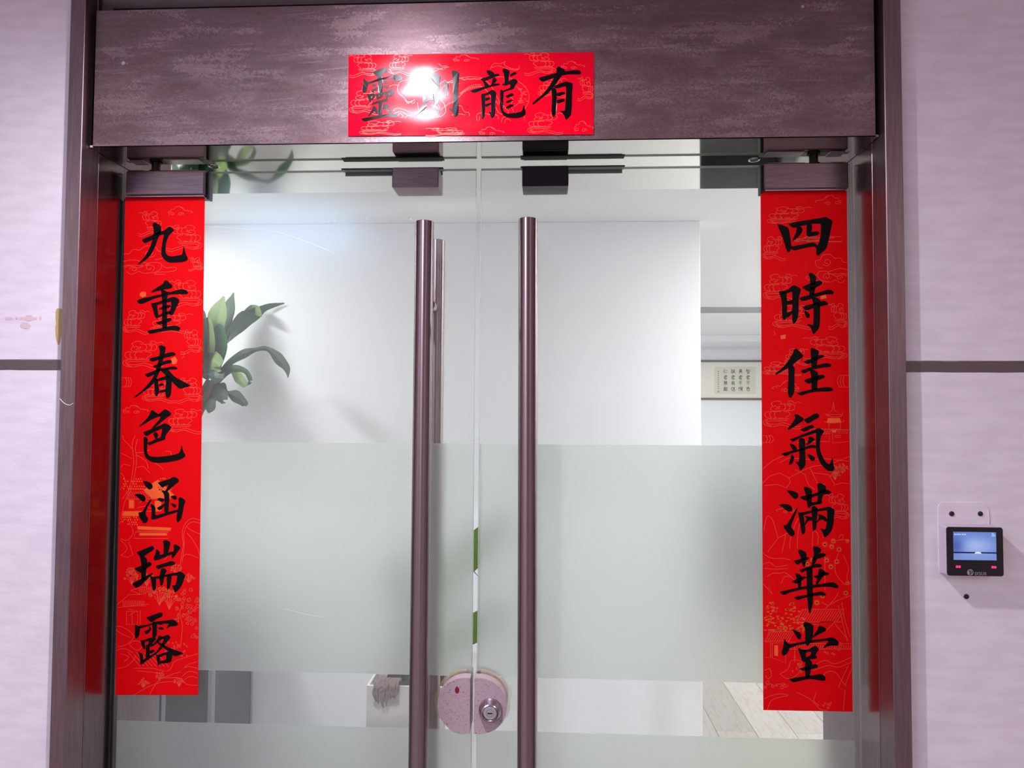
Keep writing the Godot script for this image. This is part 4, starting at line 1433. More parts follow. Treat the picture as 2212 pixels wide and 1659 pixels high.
func small_glyph(st: SurfaceTool, c: Vector2, s: float, col: int, row: int):
	var g := []
	var box4 := [0.3, 0.62, 0.72, 0.62, 0.72, 1.0, 0.3, 1.0, 0.3, 0.62]
	if row == 1: g = [[0.25, 0.16, 0.7, 0.13], [0.46, 0.0, 0.46, 0.36], [0.08, 0.38, 0.94, 0.33], [0.86, 0.08, 0.5, 0.4, 0.1, 0.66], box4, [0.3, 0.8, 0.72, 0.8]]
	elif row == 2 and col < 2: g = [[0.08, 0.12, 0.92, 0.1], [0.56, 0.12, 0.4, 0.36, 0.08, 0.62], [0.5, 0.34, 0.5, 1.0], [0.6, 0.4, 0.88, 0.62]]
	elif row == 2 and col == 2: g = [[0.1, 0.22, 0.9, 0.18], [0.5, 0.0, 0.36, 0.34, 0.06, 0.66], [0.32, 0.4, 0.32, 1.0], [0.32, 0.4, 0.76, 0.38, 0.76, 0.96, 0.66, 0.92], [0.34, 0.58, 0.74, 0.57], [0.34, 0.74, 0.74, 0.73]]
	elif row == 2: g = [[0.3, 0.0, 0.12, 0.2], [0.2, 0.16, 0.88, 0.14], [0.1, 0.42, 0.92, 0.4], [0.14, 0.66, 0.9, 0.64], [0.28, 0.14, 0.28, 0.66], [0.46, 0.14, 0.46, 0.66], [0.62, 0.14, 0.62, 0.66], [0.78, 0.14, 0.78, 0.66], [0.16, 0.76, 0.1, 0.96], [0.36, 0.78, 0.38, 0.94], [0.58, 0.78, 0.62, 0.94], [0.78, 0.76, 0.88, 0.96]]
	elif row == 0 and col == 0: g = [[0.26, 0.0, 0.1, 0.2], [0.14, 0.14, 0.5, 0.12], [0.06, 0.32, 0.52, 0.3], [0.3, 0.14, 0.24, 0.38, 0.06, 0.54], [0.3, 0.36, 0.48, 0.5], [0.6, 0.12, 0.9, 0.12, 0.9, 0.46, 0.6, 0.46, 0.6, 0.12], box4, [0.3, 0.8, 0.72, 0.8]]
	elif row == 0 and col == 1: g = [[0.3, 0.04, 0.72, 0.03, 0.52, 0.16], [0.26, 0.2, 0.76, 0.2, 0.76, 0.52, 0.26, 0.52, 0.26, 0.2], [0.26, 0.36, 0.76, 0.36], [0.5, 0.2, 0.5, 0.52], [0.14, 0.64, 0.84, 0.62, 0.78, 0.98, 0.66, 0.94], [0.46, 0.54, 0.38, 0.8, 0.12, 1.0]]
	elif row == 0 and col == 2: g = [[0.2, 0.02, 0.26, 0.1], [0.06, 0.18, 0.4, 0.17], [0.1, 0.32, 0.36, 0.31], [0.1, 0.46, 0.36, 0.45], [0.1, 0.6, 0.36, 0.6, 0.36, 0.86, 0.1, 0.86, 0.1, 0.6], [0.48, 0.24, 0.96, 0.21], [0.52, 0.24, 0.5, 0.7, 0.4, 0.96], [0.54, 0.46, 0.7, 0.45, 0.68, 0.74], [0.7, 0.04, 0.78, 0.6, 0.98, 0.96], [0.9, 0.4, 0.6, 0.9]]
	elif row == 0: g = [[0.36, 0.02, 0.06, 0.5], [0.24, 0.3, 0.24, 1.0], [0.5, 0.28, 0.9, 0.26], [0.44, 0.8, 0.98, 0.78]]
	elif col == 0: g = [[0.1, 0.14, 0.74, 0.12], [0.5, 0.0, 0.6, 0.36, 0.9, 0.6], [0.2, 0.24, 0.44, 0.24, 0.44, 0.42, 0.2, 0.42, 0.2, 0.24], [0.78, 0.24, 0.5, 0.58], [0.1, 0.56, 0.46, 0.5], [0.16, 0.72, 0.12, 0.94], [0.34, 0.68, 0.4, 0.94, 0.74, 0.94, 0.78, 0.8], [0.56, 0.66, 0.64, 0.78], [0.82, 0.66, 0.94, 0.82]]
	elif col == 1: g = [[0.18, 0.0, 0.18, 1.0], [0.06, 0.26, 0.1, 0.5], [0.28, 0.22, 0.34, 0.38], [0.44, 0.08, 0.66, 0.08, 0.66, 0.34, 0.44, 0.34, 0.44, 0.08], [0.7, 0.08, 0.92, 0.08, 0.92, 0.34, 0.7, 0.34, 0.7, 0.08], [0.5, 0.42, 0.42, 0.6], [0.46, 0.5, 0.92, 0.48], [0.48, 0.62, 0.88, 0.61], [0.48, 0.74, 0.9, 0.73], [0.68, 0.44, 0.68, 0.84], [0.56, 0.86, 0.44, 1.0], [0.78, 0.86, 0.94, 1.0]]
	elif col == 2: g = [[0.32, 0.02, 0.06, 0.46], [0.2, 0.28, 0.2, 1.0], [0.56, 0.02, 0.66, 0.12], [0.38, 0.24, 0.96, 0.22], [0.48, 0.38, 0.86, 0.37], [0.48, 0.5, 0.86, 0.5], [0.46, 0.66, 0.88, 0.66, 0.88, 0.96, 0.46, 0.96, 0.46, 0.66]]
	else: g = [[0.3, 0.0, 0.32, 0.1], [0.08, 0.16, 0.52, 0.14], [0.12, 0.3, 0.12, 1.0], [0.12, 0.3, 0.5, 0.3, 0.5, 0.98], [0.22, 0.42, 0.42, 0.41], [0.32, 0.32, 0.32, 0.6], [0.22, 0.62, 0.42, 0.62, 0.42, 0.86, 0.22, 0.86, 0.22, 0.62], [0.7, 0.04, 0.56, 0.4], [0.62, 0.24, 0.96, 0.22], [0.86, 0.24, 0.74, 0.7, 0.54, 0.98], [0.62, 0.44, 0.78, 0.78, 0.98, 0.98]]
	for l in g: stroke2(st, c, s, l)

func vent_grille():
	var t := thing("vent_grille", Vector3(1.9, 2.36, -3.95), "long grey slatted air grille in the office ceiling", "air vent")
	var st := mb()
	for z in [-0.13, 0.118]: box(st, Vector3(-0.9, -0.01, z), Vector3(0.9, 0.0, z + 0.012), 0.001)
	for x in [-0.9, 0.888]: box(st, Vector3(x, -0.01, -0.118), Vector3(x + 0.012, 0.0, 0.118), 0.001)
	obj("grille_frame", st, M.grille, t)
	st = mb()
	box(st, Vector3(-0.888, -0.002, -0.118), Vector3(0.888, 0.0, 0.118))
	obj("backing", st, M.screw, t)
	for k in 9:
		st = mb()
		box(st, Vector3(-0.888, -0.008, -0.112 + k * 0.0265), Vector3(0.888, -0.003, -0.112 + k * 0.0265 + 0.014), 0.001)
		obj("slat", st, M.grille, t)

# ------------------------------------------------------------------ brush strokes, millimetres from the foot of each paper
func ink_left_couplet(paper: Node3D):
	ink_begin("jiu")
	ink([-29.7,1005.4,-24.6,1010,-19.3,1007,-12.3,1003.5,-9.2,999.2,-9.4,990.7,-12.6,980.5,-16.8,972,-20.8,959.2,-25.7,947.3,-32.4,936.3,-41.7,927.8,-50.3,921.9,-57.1,917.2,-59.3,917.7,-57.2,921.1,-48.7,929.5,-42,938,-35.3,950.8,-30.4,962.7,-27.3,975.5,-25.8,986.6,-26,995.9])
	ink([-51.5,971.4,-48.1,973.9,-39.5,977.3,-29.1,981.5,-20.6,986.5,-10.2,989.9,-3.3,990.7,1.8,994.9,7.7,1000,10.3,999.9,18.3,993.9,19.2,991.3,15,987.1,9.9,982.9,6.6,976.9,3.3,967.6,1.4,956.5,1.2,946.3,3.1,940.3,8.4,935.6,17.1,934.7,29.1,936.8,37.7,938.4,39.4,943.5,40.1,951.2,40.8,955.4,42.5,955.4,44.9,946,47.3,937.5,50.8,932.4,50.9,928.2,48.4,924.8,38.1,922.3,26,921.5,12.2,921.1,3.5,924.2,-3.6,931,-7.7,938.7,-8,949.8,-6.2,965.1,-3.9,977,-2.7,983,-8.3,982.2,-16.9,978,-27.2,972.1,-35.8,967.8,-42.6,964.5,-45.2,964.5,-49.7,967.9])
	ink_end(paper)
	ink_begin("zhong")
	ink([-29.4,857.1,-26,860.5,-15.8,867.3,-7.3,872.3,-1.3,876.1,-1,880.8,2.9,882.9,7.2,882.5,11.6,877.4,17.8,873.1,19.2,869.7,16.2,865.5,10.2,864.2,1.6,863.8,-5.3,861.3,-15.6,859.6,-24.2,857.1])
	ink([-59.7,838.6,-55.9,841.1,-45.6,844.5,-32.6,847,-18.9,850.3,-5.1,852.8,6.9,857.9,13.8,857.4,23.3,859.9,31.8,862.9,40.5,863.3,48.3,862,53.5,857.3,53.2,854.3,50.2,852.7,39.8,852.7,26,852.7,14,851.9,1.9,849.4,-8.4,846.9,-22.1,842.7,-34.1,837.7,-42.7,833.4,-50.5,831.8,-55.7,833])
	ink([-7,860.5,-1.9,863,3.4,860.4,7.8,857,8.8,851.1,7.3,842.6,7.2,825.7,8.1,808.8,8.5,791.9,8.8,780,-1.6,778.4,-2.3,791.9,-2.7,808.8,-2.7,825.7,-4,842.7,-5.1,854.5])
	ink([-28.8,833.4,-23.6,833.4,-16.7,834.2,-14.1,830.8,-13.4,821.5,-11.9,812.2,-10.9,808,-11.7,803.7,-13.3,799.1,-17.7,802.9,-20.5,809.7,-24.2,822.4])
	ink([-23.6,833.4,-13.3,835.9,-3,839.3,7.3,842.6,14.1,845.2,21,847.2,26.2,846,32.3,842.6,35,838.3,32.5,832.4,28.4,824,24.3,814.7,21,808.8,18.1,806.2,14.1,808.8,11.5,810.5,14.8,817.2,16.3,825.7,16.9,836.7,10.9,835.8,2.3,833.7,-9.7,830.8,-14.9,829.1])
	ink([-11.2,820.7,-4.4,824.9,4.2,828.2,12.8,829.9,16.3,827.4,14.6,824,7.8,822.3,-0.8,819.8,-9.5,819.4])
	ink([-12.6,806.3,-2.4,811.3,7.9,815.5,15.6,817.2,16.6,811.3,8.1,808.8,-2.2,805.4,-11.6,802])
	ink([-16.1,791.9,-10.6,793.2,-2,796.1,6.6,799.5,13.4,801.6,17.8,800.3,19.1,796.9,16.2,794.4,8.5,791.9,-1.8,788.5,-9.5,786.4,-13,788.5])
	ink([-35.1,773.3,-29.1,775,-17.1,776.7,-5,779.2,8.7,782.6,19,784.3,27.6,785.1,34.6,782.6,38.1,780,36.9,775,34.8,772.9,29.6,774.1,19.2,774.6,5.5,773.3,-8.3,771.2,-22,768.2,-28.9,767.4,-32.5,769.9])
	ink_end(paper)
	ink_begin("chun")
	ink([-9.3,740.5,-4.2,743,1.1,741.3,7.2,738,6.5,731.2,4.9,722.8,1.8,711,-2.2,699.2,-2.9,690.8,-7,682.4,-11.1,672.3,-17.7,661.3,-24.4,653.8,-32.9,647,-43,640.3,-53.2,632.7,-58.3,629.7,-60.1,630.5,-55.9,635.2,-46.5,641.9,-38.1,650.4,-31.4,657.9,-24.7,665.5,-19.7,673.9,-16.5,680.7,-13.2,690.8,-10.1,702.6,-7.8,715.2,-5.9,726.2,-6.5,734.6])
	ink([-29.7,712.6,-24.2,715.2,-15.6,716.9,-7,719.4,4.9,723.6,15.2,727,22.1,727.9,27.3,726.2,29.5,722.8,26.5,720.3,18.8,718.6,6.8,715.6,-3.4,712.7,-13.7,709.3,-20.5,706.8,-25.8,708.9])
	ink([-20.7,697.5,-15.2,699.6,-8.4,702.6,0.2,706.8,8.7,709.8,14.7,711,19.9,709.4,21.7,706.8,18.3,703.9,12.3,703,7.2,702.2,0.3,699.2,-8.2,695,-13.3,693.3,-18.5,695])
	ink([-38.4,679.8,-32,681.9,-23.5,685.3,-14.9,688.3,-6.4,691.2,0.5,693.3,12.5,694.6,21.1,696.7,26.2,696.8,31.4,695.1,34.5,693,31.5,690.5,24.7,690,16,690.4,7.5,689.1,-1.1,688.3,-7.9,685.3,-14.7,680.7,-21.5,677.3,-28.4,673.9,-31.8,673.9,-35.3,676.4])
	ink([-4.6,689.1,2.3,690.8,11.7,691.7,17,686.6,23.2,679.1,31.9,672.4,43.2,666.6,54.5,660.7,64.1,655.7,58.1,653.2,49.6,651.1,41.9,649,37.6,649.8,32.4,654.8,25.3,661.1,20.1,665.7,13,672.4,6,679.9,-0.2,685.3])
	ink([-17.9,669.7,-12.8,671.4,-9.3,668.9,-7.4,662.2,-6.3,652.1,-5.2,642.1,-7.6,636.2,-10.1,632.4,-12.7,632.8,-15,640.4,-15.8,653.8,-16.9,662.2])
	ink([-14.4,668.1,-5.9,671.5,4.4,674.9,11.2,677.8,18.2,673.2,22.2,665.7,21.6,653.9,21.5,642.2,20,633.8,15.8,629.6,12.4,627.9,10.1,631.2,8.7,637.1,8.4,650.5,9.4,662.3,8.4,669,2.8,667.3,-5.7,665.6,-12.6,664.7])
	ink([-6.4,658.4,-0.5,661,3.9,659.7,5.2,657.6,2.2,655.5,-5.5,654.2])
	ink([-6.1,643.8,1.6,646.3,9.3,648,9.5,641.3,1.7,641.3,-5.1,640.4])
	ink_end(paper)
	ink_begin("se")
	ink([-23.5,598.5,-21.4,602.7,-19.7,603.1,-12.7,599,-6.6,594.4,-2.3,593.6,-0.4,588.6,-4.8,589.4,-10.7,586.8,-19.2,583.4,-27.7,578.4,-36.2,573.3,-43,569.1,-46,567.4,-47.7,568.2,-43.1,572.8,-34.7,580.8,-28.8,587.6,-24.7,595.1])
	ink([-7.4,593.5,-0.7,597.8,6.1,603.7,9.5,604.9,13.8,602.9,19.9,598.7,22.6,595.4,20.9,592,15,588.6,8.3,583.6,1.5,577.7,-5.2,571.8,-11.9,566.8,-18.7,561.7,-21.3,561.7,-17.1,567.6,-10.4,575.1,-4.6,581.8,-0.4,587.7,-3.9,590.2])
	ink([-38.7,554.9,-34.1,557.4,-25.5,560,-18.7,562.9,-11.9,566.3,-1.7,570.2,5.1,573.5,10.2,575.2,15.4,572.3,21.5,569,23.3,566.1,20.8,561.1,15.8,556.1,12.5,551,10.4,546.8,11,542.7,9.3,539.7,2.5,537.6,-6,535,-14.5,531.6,-21.3,528.3,-25.6,528.2,-28.3,531.5,-26.6,534.1,-19.8,535.8,-11.3,540.9,-2.8,543.8,0.2,545.5,2.1,553.5,3.6,564.3,-3.2,561,-11.7,556.7,-20.2,553.3,-27,548.7,-31.2,547,-34.8,549.9])
	ink([-16.8,553.3,-10,555.9,-6.5,553.4,-4.6,549.2,-6.3,545.1,-7.9,542.1,-11.3,541.3,-13.1,545])
	ink([-37.2,544.9,-33.8,545.7,-29.9,544.1,-27.6,539.9,-27.9,533.2,-29,524.9,-28.8,516.5,-27.7,509.9,-24.2,505.3,-17.3,503.3,-5.2,502.9,8.4,504.3,22.1,506.1,34,508.7,40.8,511.2,44.1,515.4,45.3,522.1,46,527.1,47.3,527.1,49.2,520.5,51.5,513,55.4,508,55.5,504.7,51.3,501.3,42.9,497.1,29.3,493.7,15.6,491.5,-1.5,490.1,-13.5,490.8,-23.9,494.9,-30.9,500.7,-34.5,507.3,-36.5,517.3,-36.9,531.5])
	ink_end(paper)
	ink_begin("han")
	ink([-37.4,451.1,-29.7,451.2,-21.1,448.4,-15.8,444.3,-14,439.3,-16.4,435.1,-20.7,433,-25,434.6,-29.4,440])
	ink([-54.7,421.8,-47.9,424,-39.3,423.2,-33.2,420.8,-29.7,415.9,-29.6,410.9,-32.1,407.5,-35.5,407.5,-39.8,409.9,-46,415.7])
	ink([-44.3,385,-38.3,384.7,-35,386.8,-30,395.9,-25.1,404.3,-20.1,411,-17.6,413.1,-15.9,411.9,-18.3,406.9,-23.3,398.5,-27.3,389.3,-28.8,381.9,-27,376.9,-23.5,372.8,-22.9,368.7,-25.8,363.7,-29.2,361.6,-32.6,361.9,-36.2,366,-41.5,373.4,-43.8,379.2])
	ink([-3.9,448.1,2.9,450.3,11.4,452.8,19.9,455.4,26.6,458.8,31.7,460.9,36,459.7,41.2,456,43,453.2,41.4,449.4,35.5,445.6,30.5,440.6,25.5,436.4,20.4,432.2,17.9,428.8,12,428.8,16.1,435.5,20.2,443.8,13.4,441.2,8.3,438.7,5.7,438.2,1.4,442.8])
	ink([4.7,429.5,6.7,432,11.9,430.8,17.1,429.7,21.4,426.4,22.4,422.2,22.3,409,21.7,395.7,21.5,385.8,12.2,384,11.9,395.6,12.4,408.9,11.3,420.5,8.6,427.1])
	ink([-4.8,412.8,-0.6,415.8,5.4,415.4,11.5,413,12.4,410.5,8.2,407.6,3.9,407.5,0.4,409.6])
	ink([-4.3,394.6,0.7,397.1,7.5,401.4,13.4,404.7,12.7,398.9,7.7,393.9,3.5,390.1,0.9,389.3,-2.6,392.1])
	ink([24.2,418.1,28.4,420.7,34.4,421.5,38.3,419.1,38.8,415,36.3,412,32,413.2,27.7,415.7])
	ink([24.5,404.4,31.3,404.1,36.5,401.7,38.3,399.2,36.7,395.9,33.3,395.4,29.8,399.1])
	ink([-18.6,401.9,-16.5,403.6,-13,401.1,-8.7,397.9,-7.3,393.7,-7.5,385.4,-7.4,378.8,-0.5,379.7,11.3,383.2,24.9,387.5,35.1,390.1,41.9,391.4,43.7,387.7,35.2,384.3,25.1,381.3,13.2,377.4,1.3,373.1,-8.9,370.1,-14.8,369.6,-16.6,371.2,-15.9,378.7,-15.3,388.7,-16.8,396.1])
	ink([42.2,413.3,44.7,417.5,47.3,417.5,53.3,414.3,57.6,411,57.7,407.7,55.3,402.7,53.8,394.4,52.3,384.5,50.3,376.2,48.3,370.4,45,367,42.5,363.7,40.8,364.5,38.9,371.1,38.8,376.1,40.3,384.4,41.9,392.6,43.3,402.6,42.8,409.2])
	ink_end(paper)
	ink_begin("rui")
	ink([-47.3,300.6,-39.6,302.8,-31.2,306.6,-22.7,310,-16,313.4,-11.7,313.9,-8.2,311.1,-8.1,307.8,-12.3,303.6,-19,299.4,-25.7,294.7,-30.8,290.5,-36.7,289.2,-41.1,293.7])
	ink([-39.3,290.8,-30.8,291.8,-26.5,289.4,-22.5,285.3,-22.8,279.5,-23.4,269.6,-24.5,261.3,-24.6,249.8,-26.2,243.2,-34.7,241.4,-34.9,249.6,-35.1,257.9,-34.9,269.4,-36.5,280.9,-38,287.5])
	ink([-49.8,265.9,-43.9,268.5,-35.4,271.5,-27,275.3,-20.3,280,-15.1,279.6,-12.5,276.4,-14.1,272.2,-20,268.8,-26.7,263.8,-31.7,259.6,-36.8,256.6,-42,259.4,-47.2,262.6])
	ink([-55,233.7,-48.2,237.1,-39.8,241.3,-31.4,246.4,-23,251.5,-16.2,254.1,-10.3,257.5,-9,255.8,-12.7,251.7,-19.4,245.8,-26.1,239.1,-32.7,232.4,-39.4,227.3,-45.4,224.8,-49.7,228])
	ink([-4.7,306.2,-2.1,307,3.1,303,4.9,299.7,4.1,294.8,10.1,296.5,18.5,299.1,27,301.3,33.8,303.4,35.6,299.3,28.8,295.9,20.4,292.5,10.3,288.3,1.8,284.8,-5.8,283.1,-8.4,285.5,-9,289.6,-6.1,295.4,-4.5,300.4])
	ink([10.3,323.7,15.3,327.1,21.3,325.5,26.9,322.3,26.6,316.5,24.3,308.2,22.8,300,13.5,296.5,11.7,299.8,12.7,309.7,12.1,318])
	ink([33.5,315.8,36.8,317.9,42,316.3,48.9,311.9,48.9,309.4,44,303.6,39,296.1,34.9,290.3,32,288.6,29.8,291,30.5,296.8,33.8,302.6,35.3,310.1])
	ink([-4.7,271.1,2.1,273.7,12.2,276.8,22.4,280.2,29.1,282.4,34.3,282,39,279.6,38.7,276.3,32.8,273.4,24.3,272,14.1,269.8,7.4,266.8,2.3,264.7,-1.2,266.7])
	ink([7.4,265.1,12.5,267.7,15.9,266.9,20.7,262.9,19.5,258.8,16.2,253.8,15.1,247.2,14,238.9,12.4,233.2,10,230.2,7,230.6,6,237.2,4.5,245.4,5.1,253.6,6.7,260.2])
	ink([-16.1,251.6,-12.7,250,-7.5,247.6,-2.3,245.2,-2.1,235.4,-1.8,223.9,-3.5,221.4,-6.8,218.9,-9.4,220.5,-10.9,228.7,-12.4,238.5,-14.3,245])
	ink([-10.9,248.4,-2.4,249.4,7.7,251.6,17.9,253.8,28.1,256,36.5,257.8,43.3,258.7,50.1,261.3,55.2,258.5,61.3,252.9,59.7,247.9,57.3,241.3,54.1,233,49.2,224.7,43.4,219.3,39.2,216,37.4,220.4,33.8,228.6,32.5,231.4,37.2,231.1,40.1,232.4,42.1,239.4,43.5,249.3,43.5,252.2,35,251.6,24.8,250.6,14.6,248.4,2.8,245.3,-4,244.4])
	ink([21.3,252.2,31.1,252.4,30.9,242.5,29.5,232.6,27.9,226,23.8,222.3,21.6,224.3,21.4,234.1,20.7,244])
	ink_end(paper)
	ink_begin("lu")
	ink([-22.5,163,-15.7,165.6,-7.3,168.6,1.2,171.7,7.9,174.3,12.2,173.5,13.9,170.3,13.2,166.2,8.2,163.6,1.4,161,-3.6,156.8,-10.3,153,-15.5,156.6])
	ink([-46.8,147,-45.1,148.2,-40.8,145,-35.6,143.5,-33.9,141.5,-35,134.9,-36,126.7,-38.5,121.7,-41.8,118.4,-44.3,118.4,-45.7,123.2,-46,133.1,-45.8,141.3])
	ink([-39,144.7,-28.9,146.5,-18.7,148.3,-10.2,151,-0.1,154.9,10,156.3,20.2,157.3,28.7,158.7,36.3,160.1,39.7,158.9,44.9,154.5,47.9,151.3,45.9,147.6,40.8,146.2,32.4,145.7,27.3,143.5,24,141.4,22.3,141.8,25.5,146.8,28,150.9,20.4,150.7,16.1,151.5,11.9,148.5,8.5,148.1,3.4,149.6,-6.8,148.6,-15.2,145.5,-25.4,142.5,-33.8,139.9])
	ink([-8.6,153.5,-3.5,155.2,1.6,152,2.3,143.8,2.1,134,1.8,125.8,-1,120.9,-6.1,119.1,-7.9,124,-7.7,135.5,-8.4,145.3])
	ink([-16.1,145.1,-13.5,144.4,-9.1,139.1,-13.2,133.7,-18.2,128.3,-22.5,128.2,-26,133.5,-21.8,135.6,-17.6,137.3,-14.2,139.4])
	ink([4.4,142.7,10.3,143.2,16.3,142.5,17.2,139.6,13.9,137.9,8.8,138.2,5.3,139.8])
	ink([-34.1,116.1,-31.5,114.9,-25.5,115.5,-23.7,110.6,-23.2,105.7,-21.8,100.8,-24.2,95.9,-26.8,97.5,-30.4,104.7])
	ink([-26.4,115.5,-18,118.9,-11.2,121.1,-2.7,120.8,1.6,119.3,-2.5,114.3,-6.7,108.9,-5.7,105.3,-6.9,102.8,-12.4,101.8,-20.9,100.4,-21.9,104.9,-16,106.7,-15.2,111.6,-16.1,114,-21.2,112.3,-25.4,110.6])
	ink([-21.8,101.6,-13.3,103.5,-12.3,97.8,-12.1,88,-11.9,81.4,-20.3,78,-21.4,84.5,-20.7,92.7])
	ink([-13.1,92.8,-8,95.4,-2.9,95.9,-0.4,93.9,-2.8,91,-12.1,87.1])
	ink([-37.7,90.7,-35.1,90.7,-29.1,87.2,-26.4,82.8,-27.1,74.6,-30.4,71.2,-33,74.4,-34.1,81.8])
	ink([-32.2,74.5,-25.4,75,-18.7,79.7,-10.3,83.9,-1.9,89,1.4,91.5,2.3,88.3,-3.5,83.3,-11.8,77.4,-20.2,71.5,-26,66.4,-30.2,63.9,-32.8,65.5,-32.9,70.4])
	ink([4.9,123.5,7.4,126.4,12.5,124.4,15.9,122.9,17.7,120.4,12.7,117.9,7.7,113.7,2.7,109.5,-2.3,105.7,-6.5,102.8,-9.1,104.4,-5.8,106.9,0,113.5,4.1,119.3])
	ink([9.2,121.9,15.9,124.1,20.9,126.2,25.1,127.9,28.6,126.8,32,123.2,29.6,118.2,24.6,113.2,19.7,106.6,14.8,100,9.8,95,4.8,90,-0.1,85,-2.7,84.1,0.6,89.9,6.3,98.2,11.3,105.6,15.3,113,17.7,118.8,14.3,119.6])
	ink([3.5,111.2,7.7,112.1,12.9,108.9,19.7,105.8,28.3,101.5,36.9,98,48.8,94.2,62.5,90,57.4,87.4,50.7,85.6,44,83.1,39.7,83.8,35.4,87.4,28.5,92.9,19.9,98.4,11.3,104,5.3,107.9])
	ink([0.7,85.8,4.9,85.9,8.4,82.7,9.8,77,11.2,70.5,9.7,65.6,7.2,62.3,5.4,65.5,3.5,73.6,2.5,80.1])
	ink([3.3,85,11.7,87.3,21.8,91.1,28.5,92.9,34.5,89,37.2,84.1,35.7,77.6,34.1,71,29.1,70.1,27.4,68.8,18.9,68.3,10.5,66.4,9.5,72.1,17.1,73.9,23.8,75.7,23.7,80.6,23.6,86.3,16.9,83.7,8.5,80.2])
	ink_end(paper)
func ink_right_couplet(paper: Node3D):
	ink_begin("si")
	ink([-53.4,991.7,-51,993.3,-44.6,991.2,-36.7,988.3,-31.1,985,-29.6,978.5,-28.1,968.6,-26.6,958.8,-25.9,949,-25.2,944.1,-27.6,938.5,-30,934,-33.2,934.4,-36.3,940.1,-38.6,949.1,-41.7,960.6,-45.6,972,-49.5,981.9])
	ink([-32.6,993.6,-25.5,994.8,-15.9,997.6,-4.8,999.1,6.4,1001,17.5,1002.6,27.1,1004.1,36.6,1005.7,42.9,1007.3,47.7,1006.4,54,1002.3,58.7,998.2,58.6,994.9,56.2,988.4,54.5,979.5,52,966.4,49.5,955.1,46.2,943.7,42.2,938,35.8,932.4,30.2,927.5,27,927.1,24.7,929.2,25.5,936.5,24.8,942.2,20.9,945.9,23.3,952.8,27.2,947.5,29.6,951.1,32.1,958.4,33.8,968.2,34.7,979.6,35.3,993.5,26.9,993.5,15.8,992.8,6.3,990.8,-4.9,988.9,-14.4,986.1,-22.4,984.9,-25.5,988.2])
	ink([-14.4,986.5,-8,988.9,-4.1,985.6,-1.8,981.5,-4.2,975,-9.8,967.7,-16.2,962,-21.1,958,-23.4,957.6,-22.6,961.3,-18.6,968.6,-15.7,975.1,-14.5,981.6])
	ink([6.3,991.2,15,993.6,17.4,988.7,16.5,983,15.3,975.7,20.4,976.5,26.8,977.2,31.5,976,31.1,972.3,26.7,969.1,18.7,967.5,10.8,965.9,7.6,966.8,5.3,971.7,5.4,981.5])
	ink([-25.9,946.6,-18,947.4,-6.8,949.7,4.3,951.7,13.8,953.7,20.2,954,24.1,952,25.6,947.1,20.1,945.9,10.6,944.7,-0.6,942.4,-10.1,940,-19.7,937.6,-24.4,940.1,-26.8,942.5])
	ink_end(paper)
	ink_begin("shi")
	ink([-52.2,851.6,-49.8,853.7,-44.3,853.6,-39.5,852.4,-36.4,849.1,-36.1,840.2,-35,830.5,-35.5,819.1,-35.6,809.4,-35.2,804.5,-37.7,796.4,-40.1,792.8,-43.2,794,-45.2,798.1,-45.9,811,-45.7,824,-46.8,835.4,-49.1,844.3])
	ink([-44.3,853.2,-36.3,854.8,-29.9,858.9,-25.1,864.1,-21.2,865.3,-15.6,863.3,-9.3,859.6,-7,856.8,-8.6,849.9,-11.1,841.8,-12,830.4,-12.1,817.5,-12.7,804.5,-14.7,794.8,-17.9,789.1,-21.9,784.7,-24.3,786.7,-25,793.2,-25.3,806.1,-24.8,819.1,-24.6,833.7,-24.5,846.7,-24.9,852.4,-30,850.7,-38,847.9,-43.5,848.4])
	ink([-36.5,832.1,-30.2,833.7,-23.8,834.5,-23.9,826.4,-30.3,825.6,-36.6,824.8])
	ink([-36.8,808.6,-30.4,810.2,-24,813.4,-24.1,806.1,-30.5,802.1,-36.1,796.4])
	ink([8.4,888,11.6,891.2,14.7,890.8,19.5,887.9,24.2,883.8,24.1,877.3,22.4,867.6,21.5,856.3,19.8,846.5,18.1,838.4,10.2,838.5,9.9,848.2,11.2,859.5,11.8,872.5,11.5,880.6])
	ink([-5.4,861.2,0.2,864,8.2,867.7,16.1,870.5,22.5,872.9,28.8,874.9,33.5,874.5,37.5,871.6,35,867.6,28.7,863.5,22.3,859.5,15.9,853.8,10.4,851.8,4.9,853.9,-1.4,858])
	ink([-11.1,838.5,-4.8,841.3,4.8,843.7,14.3,846.2,22.2,848.6,31.7,851,39.6,853.8,46,855.8,52.3,855.8,57.8,853.3,59.3,850.1,56.9,846.4,50.6,846.4,42.7,846.1,33.2,844.1,22.1,840.5,14.2,837.6,6.2,834.8,-1.7,832.4,-6.4,833.2])
	ink([-5,819.1,1.4,822.7,10.9,825.5,20.4,827.9,29.9,830.7,36.2,832.7,41,832.7,45.7,829.9,48,827,45.6,824.2,37.7,822.6,29.8,821.4,20.3,819,10.8,815.4,4.4,813,-0.3,815])
	ink([14.2,838.5,22.1,840.1,27.6,838.4,31.9,835.2,32.2,828.7,31.4,819,31.2,806.1,30.7,793.1,30.2,783.4,28.5,775.4,22.9,769.7,18.1,763.7,15.8,765.7,14.3,772.1,11.2,777.8,6.5,781.8,4.1,784.3,7.3,785.1,13.6,783.5,16.8,782.6,17.6,791.5,18.2,804.5,17.9,817.4,17.7,830.3])
	ink([-1.1,811.8,2.1,812.6,6.8,809.3,10.7,804.5,10.2,798.8,6.6,796.8,3.5,798,1.2,804.5])
	ink_end(paper)
	ink_begin("jia")
